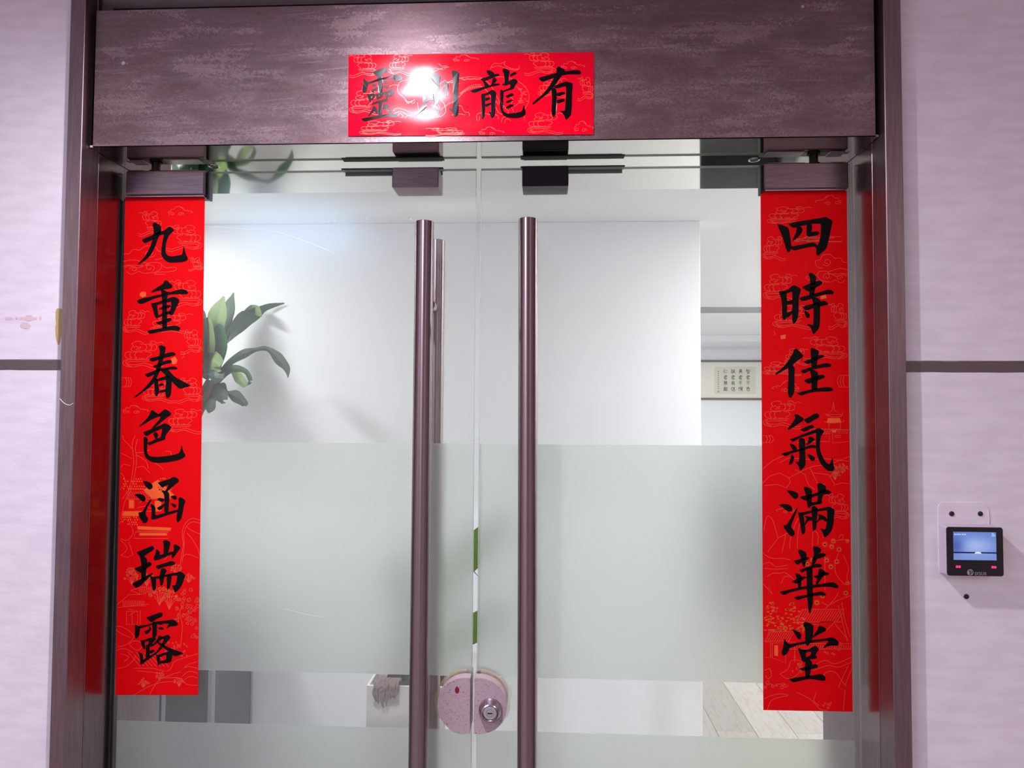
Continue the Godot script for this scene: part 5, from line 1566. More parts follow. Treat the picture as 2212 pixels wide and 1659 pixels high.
	ink([-21.6,732.8,-18.4,734.4,-15.3,733.6,-12.2,728.8,-6.7,723.9,-3.6,720.3,-5.2,715.9,-10.7,712.3,-17.1,707.8,-23.5,702.2,-29.8,697.3,-37.8,692.5,-45.7,687.6,-53.7,682.8,-59.2,679.9,-61.2,681.2,-56.8,686,-48.9,691.7,-40.9,699.7,-34.5,708.6,-29.7,715.9,-25.7,722.3,-22.8,728.8])
	ink([-34.6,696.5,-29.8,699.7,-25.9,700.6,-22,696.5,-21.2,690.1,-22.1,677.2,-22.3,662.8,-22,649.9,-23.3,641.9,-27.3,635.4,-29.7,632.2,-32,633,-34.7,638.6,-35.8,648.2,-34.9,662.7,-34,677.2,-33.9,688.5])
	ink([11.2,733.6,14.7,736.1,19.4,733.6,26.5,730.4,28,727.2,26.4,719.2,24.7,711.1,23.8,701.5,20.6,694.2,14.3,693.4,12,701.4,12.1,714.3,11.5,725.6])
	ink([-2.9,707.4,3.4,710.3,12.9,713.5,20.8,716.7,28.7,720.4,35,721.2,39,718.8,37.4,716,30.2,713.5,22.3,709.9,12.8,705.1,6.5,702.6,1.8,703])
	ink([-10.2,687.7,-3.1,690.9,6.4,694.6,15.9,697,23.8,700.2,33.3,702.7,42.7,704.3,50.6,703.1,52.9,699.9,51.3,696.7,42.6,695.9,33.2,695,23.7,693,15.8,691.4,7.9,687.8,0,684.1,-4.7,683.3])
	ink([8.7,690.2,15.8,691.4,20.5,688.6,25.2,685.8,25.9,680.6,25.1,670.9,24.2,661.3,23.7,651.7,23.2,646.9,12.2,646,12.3,656.4,12.4,667.7,11.8,678.9])
	ink([-3.3,668.8,3,671.3,12.5,674.9,22,678.1,29.9,680.2,36.2,680.2,40.1,677,37.7,673.8,29.8,670.9,21.9,667.3,12.4,663.7,6.1,662,0.6,664.8])
	ink([-17.7,642.7,-11.4,644.3,-0.4,647.2,12.2,650.4,24.9,652.9,35.9,654.5,45.3,655.3,51.6,654.2,56.6,650.2,53.8,647,45.2,646.1,34.2,646.1,23.2,645.7,13.8,644.4,4.3,642.4,-3.6,639.1,-8.3,637.9,-13.8,639.5])
	ink_end(paper)
	ink_begin("qi")
	ink([-23.8,597.2,-20.7,599.2,-15.9,598.8,-10.5,595.2,-5,591.6,-3.5,588.5,-6.6,585.2,-13.8,580.4,-21.7,574.7,-29.6,569.9,-34.4,567.1,-36.7,567.5,-36.7,569.9,-31.1,576.3,-25.5,583.5,-20.7,591.6,-21.5,594.4])
	ink([-4.2,588.1,2.1,591.3,10,595.7,17.1,600.2,21.8,601.8,25.7,599.8,27.7,596.6,25.6,592.2,19.3,588.6,13,585.4,8.3,581.7,3.5,580.1,-0.4,583.7])
	ink([-11.5,568.4,-6,570.4,1.9,574.1,8.2,576.5,12.9,577.8,16,575.8,17.2,573.4,13.6,570.6,7.3,568.5,1.8,565.3,-2.9,563.7,-5.3,563.7,-9.2,566])
	ink([-33,548.7,-26.7,549.5,-18.8,552.8,-9.3,556.8,1.8,561.3,12.8,565.4,20.7,569,25.4,571.4,30.1,569.5,36.3,565.9,36.3,563.1,32.3,558.3,29.1,552.7,28.2,543.1,27.7,533.6,28.8,524,31.8,515.3,36.4,506.5,41.8,499.4,46.5,497.1,49.7,503.5,52.1,510.3,53.7,509.9,53.6,501.9,55.1,494.8,57.3,489.2,55,485.2,51,482.8,44.8,483.6,38.6,487.5,32.4,493.8,27.8,500.9,23.2,511.2,20.9,520.8,19.9,530.3,20,543.1,20.5,555.8,20.6,561.4,12.7,558.6,3.3,555.7,-7.8,552.5,-15.6,548.8,-23.6,544,-26.7,542.7,-29.8,545.9])
	ink([-33.8,537.9,-29.9,538.7,-25.2,537.2,-20.5,533.2,-18.2,529.2,-20.6,525.2,-24.5,523.2,-26.9,526,-30,532.3])
	ink([4.8,552.5,9.5,553.8,14.2,551.4,18.5,547.8,14.9,544.6,9.4,540.6,3.9,536.6,-0.1,535.7,3.1,541.4,5.5,547])
	ink([-50.6,517.8,-44.2,520.2,-34.8,522.7,-26.9,525.2,-19,526.8,-11.1,528.5,-1.7,532.1,4.6,535,14.1,537,20.3,535.1,20.3,530.3,12.4,530.7,4.6,529.4,-3.3,526.9,-12.8,523.7,-22.2,521.2,-30.1,518.8,-36.4,515.1,-41.9,513.1,-45.9,514.6])
	ink([-14.1,549.2,-7.8,550.9,-3.1,548.5,-1.5,545.3,-1.7,534.9,-1.8,523.8,-1.5,512.6,-1.2,501.5,-2.1,493.5,-6.8,488.7,-10.8,484.2,-13.1,485.4,-14.7,491,-17,495.7,-20.1,498.9,-21.6,501.3,-16.9,502.1,-14.6,501.3,-13.7,510.9,-13.5,523.7,-14.2,536.4,-14.1,544.4])
	ink([-29.3,517.2,-26.2,515.6,-23.9,510.8,-25.1,504.4,-27.9,498.8,-32.7,495.6,-35,495.2,-33.4,502.8,-31,510.8])
	ink([1.3,517.4,7.6,517.5,13,514.3,17.7,510.8,18.5,508,15.3,504.4,12.1,503.6,9,505.5,5.9,510.3])
	ink_end(paper)
	ink_begin("man")
	ink([-40.2,443.1,-35.5,444,-27.7,442.5,-21.4,440.5,-16.8,437,-16,433.1,-18.4,428.3,-22.4,425.8,-25.5,427,-29.4,431.3,-34.8,436.8])
	ink([-56.2,413.5,-49.9,415.6,-40.5,415.7,-34.2,413.8,-29.6,409.9,-27.6,405.9,-29.6,401.9,-32.8,400.3,-37.5,401.1,-43,404.2,-48.4,409.3])
	ink([-47.2,373.2,-43.2,372.4,-39.3,374.9,-34.5,382.9,-29.8,390.8,-25,399.6,-21,406,-18.6,407.6,-17.9,406.1,-20.3,399.7,-24.3,390.9,-27.5,382.2,-30.7,374.2,-31.5,368.6,-27.7,364.7,-24.6,359.2,-24.6,354.5,-27.8,350.5,-30.9,350,-34,352,-39.5,358.2,-44.1,364.5,-46.4,369.2])
	ink([-6.4,449.8,-2.5,451.5,2.2,450.3,8.4,446.8,11.5,442.9,10.6,436.5,10.5,427,9.7,419.1,9.6,412.7,5.6,408.3,3.3,407.9,1.4,412.6,0.3,420.5,-0.8,430,-3,441.1])
	ink([21.8,457.3,25.8,459.7,30.4,458.2,37.4,454.3,39.7,449.5,38.1,443.2,34.1,436.8,31.7,430.4,30,424,30,418.5,20.6,416,21.5,425.5,23.2,436.7,22.5,447.8])
	ink([-13.7,429.9,-9,432.3,-1.1,433.6,9.9,436.1,19.3,438.6,28.7,443.1,36.5,446.3,44.3,444.8,49,441.7,49.3,438.5,45.8,436.9,38,436.8,28.6,434.7,19.2,432.6,11.3,429.8,3.5,424.5,-4.4,423.7,-9,426])
	ink([6.5,419.4,14.4,420.3,22.2,421.6,29.3,424,30.8,420.1,29.2,416.9,20.6,415.6,11.2,412.7,6.5,410.3])
	ink([9.6,410.3,15.9,412.8,19,410.4,22.8,406.5,22,398.6,20.3,389.1,19.4,379.6,19.3,371.7,17.7,365.3,13.7,361.7,11.4,362.1,11.5,371.6,10.8,382.6,10.2,393.7,9.5,403.2])
	ink([-17.9,399.3,-14,399,-9.3,398.2,-6.2,394.3,-5.5,385.6,-4.1,374.5,-3,363.5,-4.3,357.9,-7.4,354.3,-10.1,355.5,-11.6,363.4,-13.5,376,-15.3,388.6])
	ink([-14,398.2,-3,400.7,7.9,402.8,18.9,405.3,28.3,407.4,37.7,409.9,44.7,411.5,50.2,409.2,55.6,406.1,55.5,401.4,54.2,389.5,52.9,376.8,50.4,365.8,45.7,357.8,39.4,351.4,35.4,348.6,33.5,351.3,31.7,358.4,27.8,364.7,27.1,367,32.5,366.3,36.4,364.8,38.8,371.9,40.5,383,41,394.1,40.8,404.4,32.9,403.1,22,401.4,12.6,399.3,1.6,396,-7,393.5])
	ink([-5.5,391.1,0,392,6.2,390.9,10.9,389,11.6,382.6,7.7,382.6,3.8,382.5,-0.1,377.7,-3.3,373.4,-4.9,374.5,-3.2,380.1,0,387.2])
	ink([21.9,395.4,26.6,395.5,32.8,393.2,39,389.3,42.1,383,38.9,380.6,35.8,381.4,32.7,384.9,28.8,385.2,24.9,382.8,20.2,378.4,18.6,379.6,21.8,384.4,25.4,389.9])
	ink_end(paper)
	ink_begin("hua")
	ink([-18.7,320.8,-14.8,324,-11.6,323.2,-5.4,320.2,-1.6,317.1,-1.2,311.6,-1.7,303.7,-3.3,295.8,-5.8,287.8,-8.1,289.4,-10.4,295.7,-11.8,303.5,-14.1,310.6])
	ink([-27.5,300.9,-21.2,302.6,-13.4,304.7,-5.6,306.8,0.7,308.8,3.8,308.1,3.8,305.3,-0.9,302.9,-8.8,299.6,-15,295.6,-19.8,292.7,-23.6,296.2])
	ink([11.8,328.3,13.4,330.7,18.9,330.8,24.3,328.5,28.5,324.6,27.3,320.7,22.6,313.5,19.4,305.6,16.2,297.6,13,292.1,8.3,291.2,9.2,297.5,10.8,303.9,10,307.8,13.2,310.2,13.3,319.7])
	ink([13.2,308.6,19.5,312.7,25.7,316.3,31.2,318,35.1,316.4,38.2,314.1,35.8,310.9,28.8,308.1,20.9,305.6,14.7,302.3])
	ink([-16.3,282.9,-10.5,284.6,-2.6,287.9,5.2,290.4,11.4,292.8,17.7,295.3,23.9,295.8,28.6,293.9,30.1,291.6,28.5,289.2,22.3,288.3,14.5,288.2,6.7,284.9,-2.7,281.6,-9,277.9,-12.1,277.9])
	ink([-1.9,284.8,3.6,287.2,9.8,288.1,10.5,281.8,10.4,267.6,10.2,251.9,10.5,236.2,10.7,222.1,9.4,211.1,6.6,201.6,4.2,195.3,2.6,196.8,1.2,204.6,0.1,215.6,-0.9,229.7,-1.5,247,-1.3,264.3,-1.6,275.3])
	ink([-24.6,274.9,-20.7,275.8,-16,273.9,-12.2,271.2,-10.6,267.3,-12.3,259.4,-12.7,253.1,-13.2,246.8,-18.7,245.1,-19.4,253,-20.5,260.8,-22.3,267.9])
	ink([-31,259.9,-24.7,262.7,-16.9,266.4,-9.1,269.7,-2.8,269.8,-1.3,267.4,-6,265,-12.3,260.6,-18.6,256.1,-23.3,254.9,-27.9,256.8])
	ink([22.3,283.6,25.4,286,30,284.5,34.7,281.4,35.8,278.3,33,272.7,28.3,266.4,23.5,260,20.4,254.4,16.5,252.8,17.3,259.1,19.7,266.2,21.4,274.1])
	ink([12,270,17.5,272.1,23.7,275.3,31.5,279,39.3,278.7,44,276.4,42.4,273.7,34.6,272.4,26.8,269.5,18.9,266.2,14.3,267.7])
	ink([-55.8,238.2,-48.4,239.5,-37.4,242.4,-24.9,245.4,-14,248.3,-1.5,250.5,11,253.1,23.5,254.9,36,256.7,45.3,258.8,53.1,258.5,58.5,255.1,61.9,250.4,59.9,247.3,54.5,247.6,46.7,249.4,35.9,249.6,23.4,249,11,246.8,-1.5,244.6,-14,242.8,-26.5,239.5,-37.5,236.1,-43.8,232.5,-50,232,-53.1,234.7])
	ink([-26.6,227.3,-20.4,229.4,-11,231.1,-0.1,233.3,10.8,236.2,20.2,238.7,28,240,32.6,238.2,37.2,233.9,34.9,231.1,29.5,232.2,20.1,231.7,10.8,230.7,-0.1,228.2,-9.5,225.6,-17.3,222.4,-21.2,222.3,-24.3,224.6])
	ink_end(paper)
	ink_begin("tang")
	ink([-10,174.2,-5.3,179,-2.2,178.2,5.5,175.3,10.9,172.2,10.8,164.4,10,153.4,8.3,144,5.1,137.7,2,132.9,-0.4,129.8,-3.5,131.3,-5.7,137.5,-5.7,146.9,-5.2,157.8,-6.2,165.6,-8.5,170.3])
	ink([-31.9,162.8,-27.3,162.1,-21.1,159.1,-15.7,156.8,-13.4,153,-13.4,146.7,-15.8,142.7,-19.7,143.4,-22.8,148.1,-26.6,155])
	ink([20.2,169.3,23.3,171.3,28.8,170.2,34.2,167.2,37.2,163.4,34.9,160.2,27.1,156.9,19.3,152.8,13,148.8,7.5,146,10.7,151.9,15.4,158.2,19.4,163.8])
	ink([-47.7,142.1,-46.2,142.9,-43.1,138.3,-39.2,134,-36.1,131.4,-37,125.9,-39.4,118.8,-43.3,113.2,-48,109.6,-51.9,111.5,-53.4,116.1,-51,123.2,-48.6,131.9])
	ink([-40.8,132.8,-33.8,133.8,-24.4,135.5,-15.1,137.7,-5.7,139.4,5.2,141.6,16.1,143.4,26.9,144.8,36.3,146.2,42.5,148.2,48.7,148.7,54.1,145.7,59.4,141.2,60.9,137.3,59.3,132.6,53.1,131.7,46.2,132.3,39.2,130.6,32.9,127.3,29.8,126.9,33,131.3,37.7,136.8,41.6,141.6,33.1,141.4,22.2,139.2,11.3,137.8,0.4,135.6,-10.5,133.5,-21.4,131.3,-30.7,127.6,-37,125.1])
	ink([-20.7,123.9,-18.3,125.9,-13.7,123.6,-9,122.6,-5.2,120.3,-4.4,114.1,-4.5,107.8,-4.6,103.1,-6.2,98,-10.8,98.3,-13.9,103.7,-16.1,112.2,-18.4,119.2])
	ink([-13.7,123.2,-4.3,122.7,3.4,124.4,9.7,128.8,13.6,131.6,17.5,129.4,21.3,125.2,20.5,121.6,16.5,116.9,14.6,112.9,17.2,109.1,17.2,106.3,11,104.3,3.2,103.7,-4.6,101.6,-5.3,107.8,0.2,109.1,4.9,111.9,6.1,119,1.8,118.9,-4.4,116.4,-9.1,117.1])
	ink([-6.1,102.3,0.1,104.8,4.7,101.8,7.8,97.9,7,92.5,5.3,84.6,3.7,76.8,2.8,69,-5.7,67.2,-6.4,75,-6.7,84.4,-6.2,93.7])
	ink([-18.7,84.1,-12.5,86.2,-4.7,88.7,4.6,92,12.4,94.5,17.1,93.5,19.4,90.8,17.8,87.3,10.8,85.5,3,83.4,-4.8,80.9,-12.5,81.1])
	ink([-39.5,63.7,-32.9,65.1,-23.6,66.8,-12.7,68.6,-1.8,70.4,9.1,71.9,18.4,74,25.4,75,30,72.7,33.8,68.2,34.2,64.3,32.2,61.9,26,61.4,16.7,63.1,7.5,64.4,-1.9,63.8,-12.7,61.6,-22.1,58.7,-30.6,56.9,-34.5,59.6])
	ink_end(paper)
func ink_lintel_couplet(paper: Node3D):
	ink_begin("ling")
	ink([-194.1,128.5,-188.7,131.6,-180.9,134.6,-173.1,137.2,-166.9,137.5,-162.1,134.6,-161.3,131.8,-164.4,129.5,-169.9,128.1,-173.7,124.2,-174.5,118.7,-182.3,117.3,-187,122.1])
	ink([-183.8,118.9,-174.5,121.8,-172.8,113.9,-172.7,102.9,-174.1,91.9,-174.8,82.5,-180.3,81,-181.9,88.9,-182.1,101.5,-183,111])
	ink([-212.8,115.8,-210.4,116.2,-206.5,111.8,-202.5,109,-202.4,103.4,-203.9,97.2,-205.4,90.1,-208.5,86.6,-211.6,87.1,-214,91.1,-214.1,95.8,-212.2,103.6,-211.9,110.7])
	ink([-205.6,109.8,-197.8,110.1,-190,113.1,-182.2,115.7,-171.3,117.8,-162,119.6,-152.6,121.4,-148,124.1,-141.7,123.2,-136.2,119.6,-133.8,115.6,-134.9,111.7,-140,110.2,-146.2,109.9,-150.9,108.4,-154.8,106.1,-156,107.3,-153.3,112,-150.2,115.9,-157.2,116,-166.6,115.4,-174.4,113.2,-183.7,111,-193.1,107.6,-202.4,104.2])
	ink([-196.2,102.9,-191.5,105.6,-186.8,105.1,-186,102.4,-189.9,99.7,-193,100.1])
	ink([-172,109.6,-167.3,111.5,-163.4,110.2,-162.6,107.5,-166.5,106,-169.6,106.4])
	ink([-172.7,100.2,-168,102.1,-161.7,101.2,-160.9,98.8,-164,95.7,-167.2,96.1])
	ink([-196.8,93.1,-191.4,95.4,-185.9,98.4,-182.8,99.2,-183.6,95.2,-188.2,91.8,-192.1,88.3,-194.4,88.7])
	ink([-205.3,86.2,-200.6,84.5,-196.7,82.9,-196.6,76.6,-195,71.9,-196.5,68.7,-198.9,69.6,-202.1,76.7])
	ink([-200.6,84.5,-194.4,86,-189.7,86.3,-187.3,83.5,-189.6,78.1,-191.1,74.1,-195.8,73,-196.6,76.2,-193.5,77.3,-192.8,80.1,-194.3,80.9,-197.4,80.1])
	ink([-188.1,85.1,-184.2,85,-181.1,82.6,-181,77.9,-180.2,75.5,-182.5,73.2,-184.1,74,-186.5,79.6])
	ink([-184.2,84.2,-178.8,86.9,-174.1,89.2,-170.2,88.7,-170.2,85.6,-173.2,80.9,-174.7,77,-180.2,75.5,-181.8,78.7,-177.9,80.2,-176.4,82.9,-178.7,83.4,-182.6,81.1])
	ink([-171,88.7,-167.1,90.2,-163.2,88.6,-162.3,83.9,-162.3,79.2,-163.8,74.5,-166.1,73.7,-167.7,79.3])
	ink([-166.3,89.4,-160.9,92.1,-156.2,95.6,-152.3,93.9,-149.1,90.7,-149.9,86.8,-153,82.9,-154.5,80.6,-162.3,78.8,-163.1,83.1,-160,83.8,-158.5,87.7,-160.8,88.6,-164.7,87.1])
	ink([-194.9,66.4,-189.5,68.6,-181.7,71.6,-173.9,73.1,-167.7,75.3,-163,74.5,-161,72.1,-163.7,70.2,-170.7,69.1,-178.5,67.7,-186.3,65.4,-191,63.1,-193.3,63.6])
	ink([-181.7,70.1,-173.9,71.5,-173,63.6,-173.7,52.7,-174.3,41.7,-182.1,41,-181.5,51.2,-180.8,60.6])
	ink([-191.7,61.6,-187.8,60,-185.4,56.8,-183,52.8,-182.2,48.9,-182.9,44.2,-185.3,45.8,-189.2,49.8,-192.3,47.5,-197,42.8,-200.8,39.4,-202,40.6,-198.6,46,-194.7,52.2,-192.5,56.9])
	ink([-169.9,64.4,-167.6,66.3,-163.7,64.3,-159.7,61.1,-161.3,58.7,-162.8,57.2,-160.4,54.8,-156.5,53.2,-155.7,50,-158,47.7,-160.4,48.1,-164.3,52.5,-167.5,55.7,-171.3,53.4,-172.9,53.4,-171.4,58.9])
	ink([-215.3,35.3,-209.4,36.7,-200,38.2,-190.7,40,-181.3,41.4,-172,42.8,-162.6,43.9,-155.6,45.7,-150.2,45.2,-144.7,42.8,-141.6,39.6,-142.7,36.5,-148.5,36.6,-156.3,37.5,-165.7,37.6,-176.6,36.6,-187.5,34.8,-196.8,32.6,-204.6,30.4,-209.3,30.1,-212.5,32.1])
	ink_end(paper)
	ink_begin("ze")
	ink([-99.4,114.6,-94.8,114.9,-90.9,112.5,-87.7,107.7,-87.6,96.7,-87.5,85.7,-86.6,74.8,-86.2,68.5,-88.1,62.2,-91.1,60.7,-92.7,65.5,-93.6,76.4,-94.5,89,-95.4,101.6])
	ink([-97.9,114.9,-88.6,115.6,-80.8,118.5,-74.6,121.2,-70,124.6,-67.7,123.8,-63,121.4,-58.3,118.1,-57.9,114.2,-59.8,107.2,-60.5,97.8,-61.1,86.8,-61,75.9,-62.1,65,-63.2,60.3,-71.8,60.4,-72.2,71.4,-72.7,83.9,-72.9,98,-73.8,112.1,-80.8,110.7,-88.5,109.3,-96.3,109.4])
	ink([-88.4,101.4,-80.7,102.9,-72.2,104.3,-72.1,98,-80.6,95.8,-88.4,94.4])
	ink([-88.3,85,-80.5,86.8,-72,87.8,-72,82.3,-80.5,80.1,-88.2,78.7])
	ink([-88.2,72.4,-82,74.3,-75.8,75.4,-71.9,74.5,-71.8,70.6,-77.3,70.7,-82.7,68.4,-88.1,65.4])
	ink([-92.7,63.9,-88.1,63.8,-83.4,60.2,-84.9,56.7,-89.5,52.9,-95.7,48.3,-101.9,43.7,-108,39.5,-109.6,39.9,-105,45.3,-98.8,52.3,-95,57.7])
	ink([-78.7,60.5,-74.1,62,-67.9,61.1,-63.2,57.2,-59.3,51.6,-58.5,47.7,-60.8,44.6,-64.6,45.5,-69.3,49.4,-74,55])
	ink([-51.2,106.3,-48.1,107,-43.5,103.8,-41.9,99,-42.6,89.7,-42.1,81.8,-44.8,77.2,-47.9,77.2,-49.9,82,-49.6,91.3,-49.6,100.7])
	ink([-36.7,127.1,-33.6,129,-29.7,128.6,-22,125.3,-20.4,122.1,-21.9,112.8,-22.5,100.3,-23.2,87.8,-22.7,75.2,-21.9,62.7,-21.8,51.8,-22.1,41.7,-25.1,37.8,-29,35.5,-30.9,37.9,-32.1,43.4,-35.3,47.3,-39.9,50.5,-40.7,52.9,-36.9,52.8,-33.8,52.4,-32.7,59.8,-33.1,72.3,-33.2,84.8,-34.1,98.9,-34.2,111.4,-34.7,120.1])
	ink_end(paper)
	ink_begin("long")
	ink([32.2,126.6,34.5,128.6,39.2,128.1,45.4,124.8,48.4,121.6,46.9,117,43.1,114.7,39.2,116.3,35.4,120.3])
	ink([20,110.8,26.2,113.1,33.9,115.3,43.1,118.2,50.8,120.8,55.4,121.5,58.5,119.1,56.9,116.8,50.8,115.4,44.7,113.1,37,110.1,30.8,107.1,26.2,106.8,23.1,108.4])
	ink([24.7,108,29.3,107.2,33.9,103.2,37.8,98.8,37.1,94.5,29.4,93.1,28.6,99.4])
	ink([44.7,112.3,49.3,113.8,53.5,109.1,50.9,105.2,47,101.4,44.7,96.7,40.1,95.2,42.4,100.7,43.9,106.9])
	ink([0.5,88.1,6.3,90,15.5,92.6,24.7,95.1,34,96.9,41.7,99.5,49.3,102.1,57,102,59.7,100.4,57,98.5,49.4,97,41.7,95.6,32.5,92.6,23.2,89.3,17.1,86.3,10.9,84,6.3,84.1,3.2,85.7])
	ink([22.1,80.7,26.4,82.2,30.2,80.6,31,74.3,30.3,63.4,30,51,29.7,40.1,28.2,33.9,25.9,30.8,23.6,32.4,22.8,40.2,23.1,54.2,23.4,66.7,22.6,74.5])
	ink([26.4,81.8,32.5,82.9,37.9,85.9,42.5,89.4,46.3,89.3,51,85.7,52.5,82.5,51,72.4,50.7,61.5,50.4,50.6,50.1,41.3,48.2,35.9,44.4,32.8,42,34.4,40.5,39.9,37.8,44.2,39.7,45.4,42,44.6,41.9,53.9,41.9,66.4,41.8,77.3,40.2,80.8,35.6,79.7,29.5,77.5])
	ink([30.3,72.8,35.7,74.3,39.5,74.2,40.3,71.1,35.7,68.8,31.1,66.9])
	ink([30.3,60.7,35.7,62.2,41.9,64,41.9,60.1,37.3,57.9,33.5,55.2,30.4,56.4])
	ink([63.4,128.4,66.1,131.5,68.4,131.4,73.8,129,78.4,125.8,77.7,118.8,76.2,111,76.2,104.7,75.5,98.5,66.3,97.1,67.8,104.9,67.7,115.8,66.1,122.9])
	ink([79.2,119.5,83.8,121.8,88.4,124.8,91.5,122.8,91.9,120.8,88.4,118.6,83.1,116.3,79.2,115.2])
	ink([62.4,100.3,66.3,102.2,73.9,104.8,80.1,107.4,84.6,110.4,89.3,110,93.9,106.4,94.3,104.4,90.8,99.8,87.8,95.2,86.3,90.5,80.9,89.1,75.5,87.6,69.4,85.4,64.8,83.9,65.6,87.8,70.9,89.6,77.1,91.9,79.4,93.8,80.1,100,73.9,99.3,69.3,97.8,64.7,98.3])
	ink([59.4,87.9,61.7,89.8,65.6,87.8,66.7,83.1,66.4,73.7,65.7,62.9,65.7,53.5,66.5,47.3,69.6,43.3,77.3,41.3,86.5,42.3,95.7,43.7,102.6,45.9,104.1,51.3,105.6,57.1,107.1,57.5,107.9,51.3,109.9,44.3,110.3,40.4,107.2,36.5,100.3,33.5,89.6,32.1,77.4,33.1,69.7,35.6,64.3,40.3,61.2,47.4,59.6,56.7,59.9,69.2,59.5,80.1])
	ink([70.2,76.8,75.6,79,80.9,82.1,84.8,81.6,86.3,78.9,84.8,76.5,78.7,74.3,74.1,72.4,71.8,73.7])
	ink([70.7,65.1,75.6,67.4,81,69.6,84.8,68.8,85.2,66.8,80.3,64.9,74.9,62.7,71.8,62.8])
	ink([70,53.8,74.2,56.1,79.5,59.5,83.4,59.8,86.4,57.8,84.9,55.1,79.6,53.3,75,51,72.7,51.5])
	ink_end(paper)
	ink_begin("you")
	ink([134.5,110.7,141.4,112.9,150.5,115.1,159.7,118,168.9,119.8,178,122,187.2,123.4,196.3,125.1,205.4,125.7,213.8,125.6,216.9,123.2,218,119.3,215.3,116.6,207,117.2,197.8,117.7,188.7,116.7,179.5,114.9,170.4,112.4,161.2,109.4,152.1,106.5,146,103.5,141.4,104,137.6,106.8])
	ink([169.6,128.7,171.9,132.2,174.9,133.3,179.5,130.5,184.9,127.7,187.2,123.7,183.4,119.1,179.5,113.8,175,107.6,170.4,100.7,165.9,94.6,161.3,88.5,155.2,82.3,149.1,77,143,72.5,135.4,66.4,128.6,61,124.7,58.8,122.4,60,126.3,64.2,133.9,71.1,141.5,77.1,147.6,84,153.7,90.9,158.2,97.8,162.8,106.3,166.6,113.2,170,121,171.1,125.6])
	ink([159.8,89.3,165.9,91.5,169.7,88.3,170.5,81.3,170.5,70.4,170.5,59.6,170.2,48.7,169.1,39.4,166,34.1,163.8,32.2,161.5,35.7,160.3,45.8,161,58.2,161.4,70.6,160.9,81.5])
	ink([164.3,93.8,170.4,96.8,178.1,99.8,184.2,102,188.7,103.1,194.8,101.5,200.9,99.4,201.7,96.3,200.9,87,200.2,76.1,200.2,65.3,199.9,54.4,199.5,45.2,198.7,36.7,193.4,31.3,188.9,26.4,187.4,29.1,185.8,34.5,182,40,177.4,43.2,175.9,45.1,181.2,44.7,186.6,44.6,187.3,54.7,188,67,188.8,79.4,188.7,93.4,184.2,93.5,176.6,91.3,168.9,89.1])
	ink([170.5,80.5,175.8,82,181.9,83,186.5,81.8,187.2,79.5,181.9,76.8,175.8,74.2,170.5,73.9])
	ink([170.5,66.6,176.6,68,182.7,69.1,186.5,67.1,185.8,64,179.7,61.8,173.6,59.9,170.5,61.1])
	ink_end(paper)

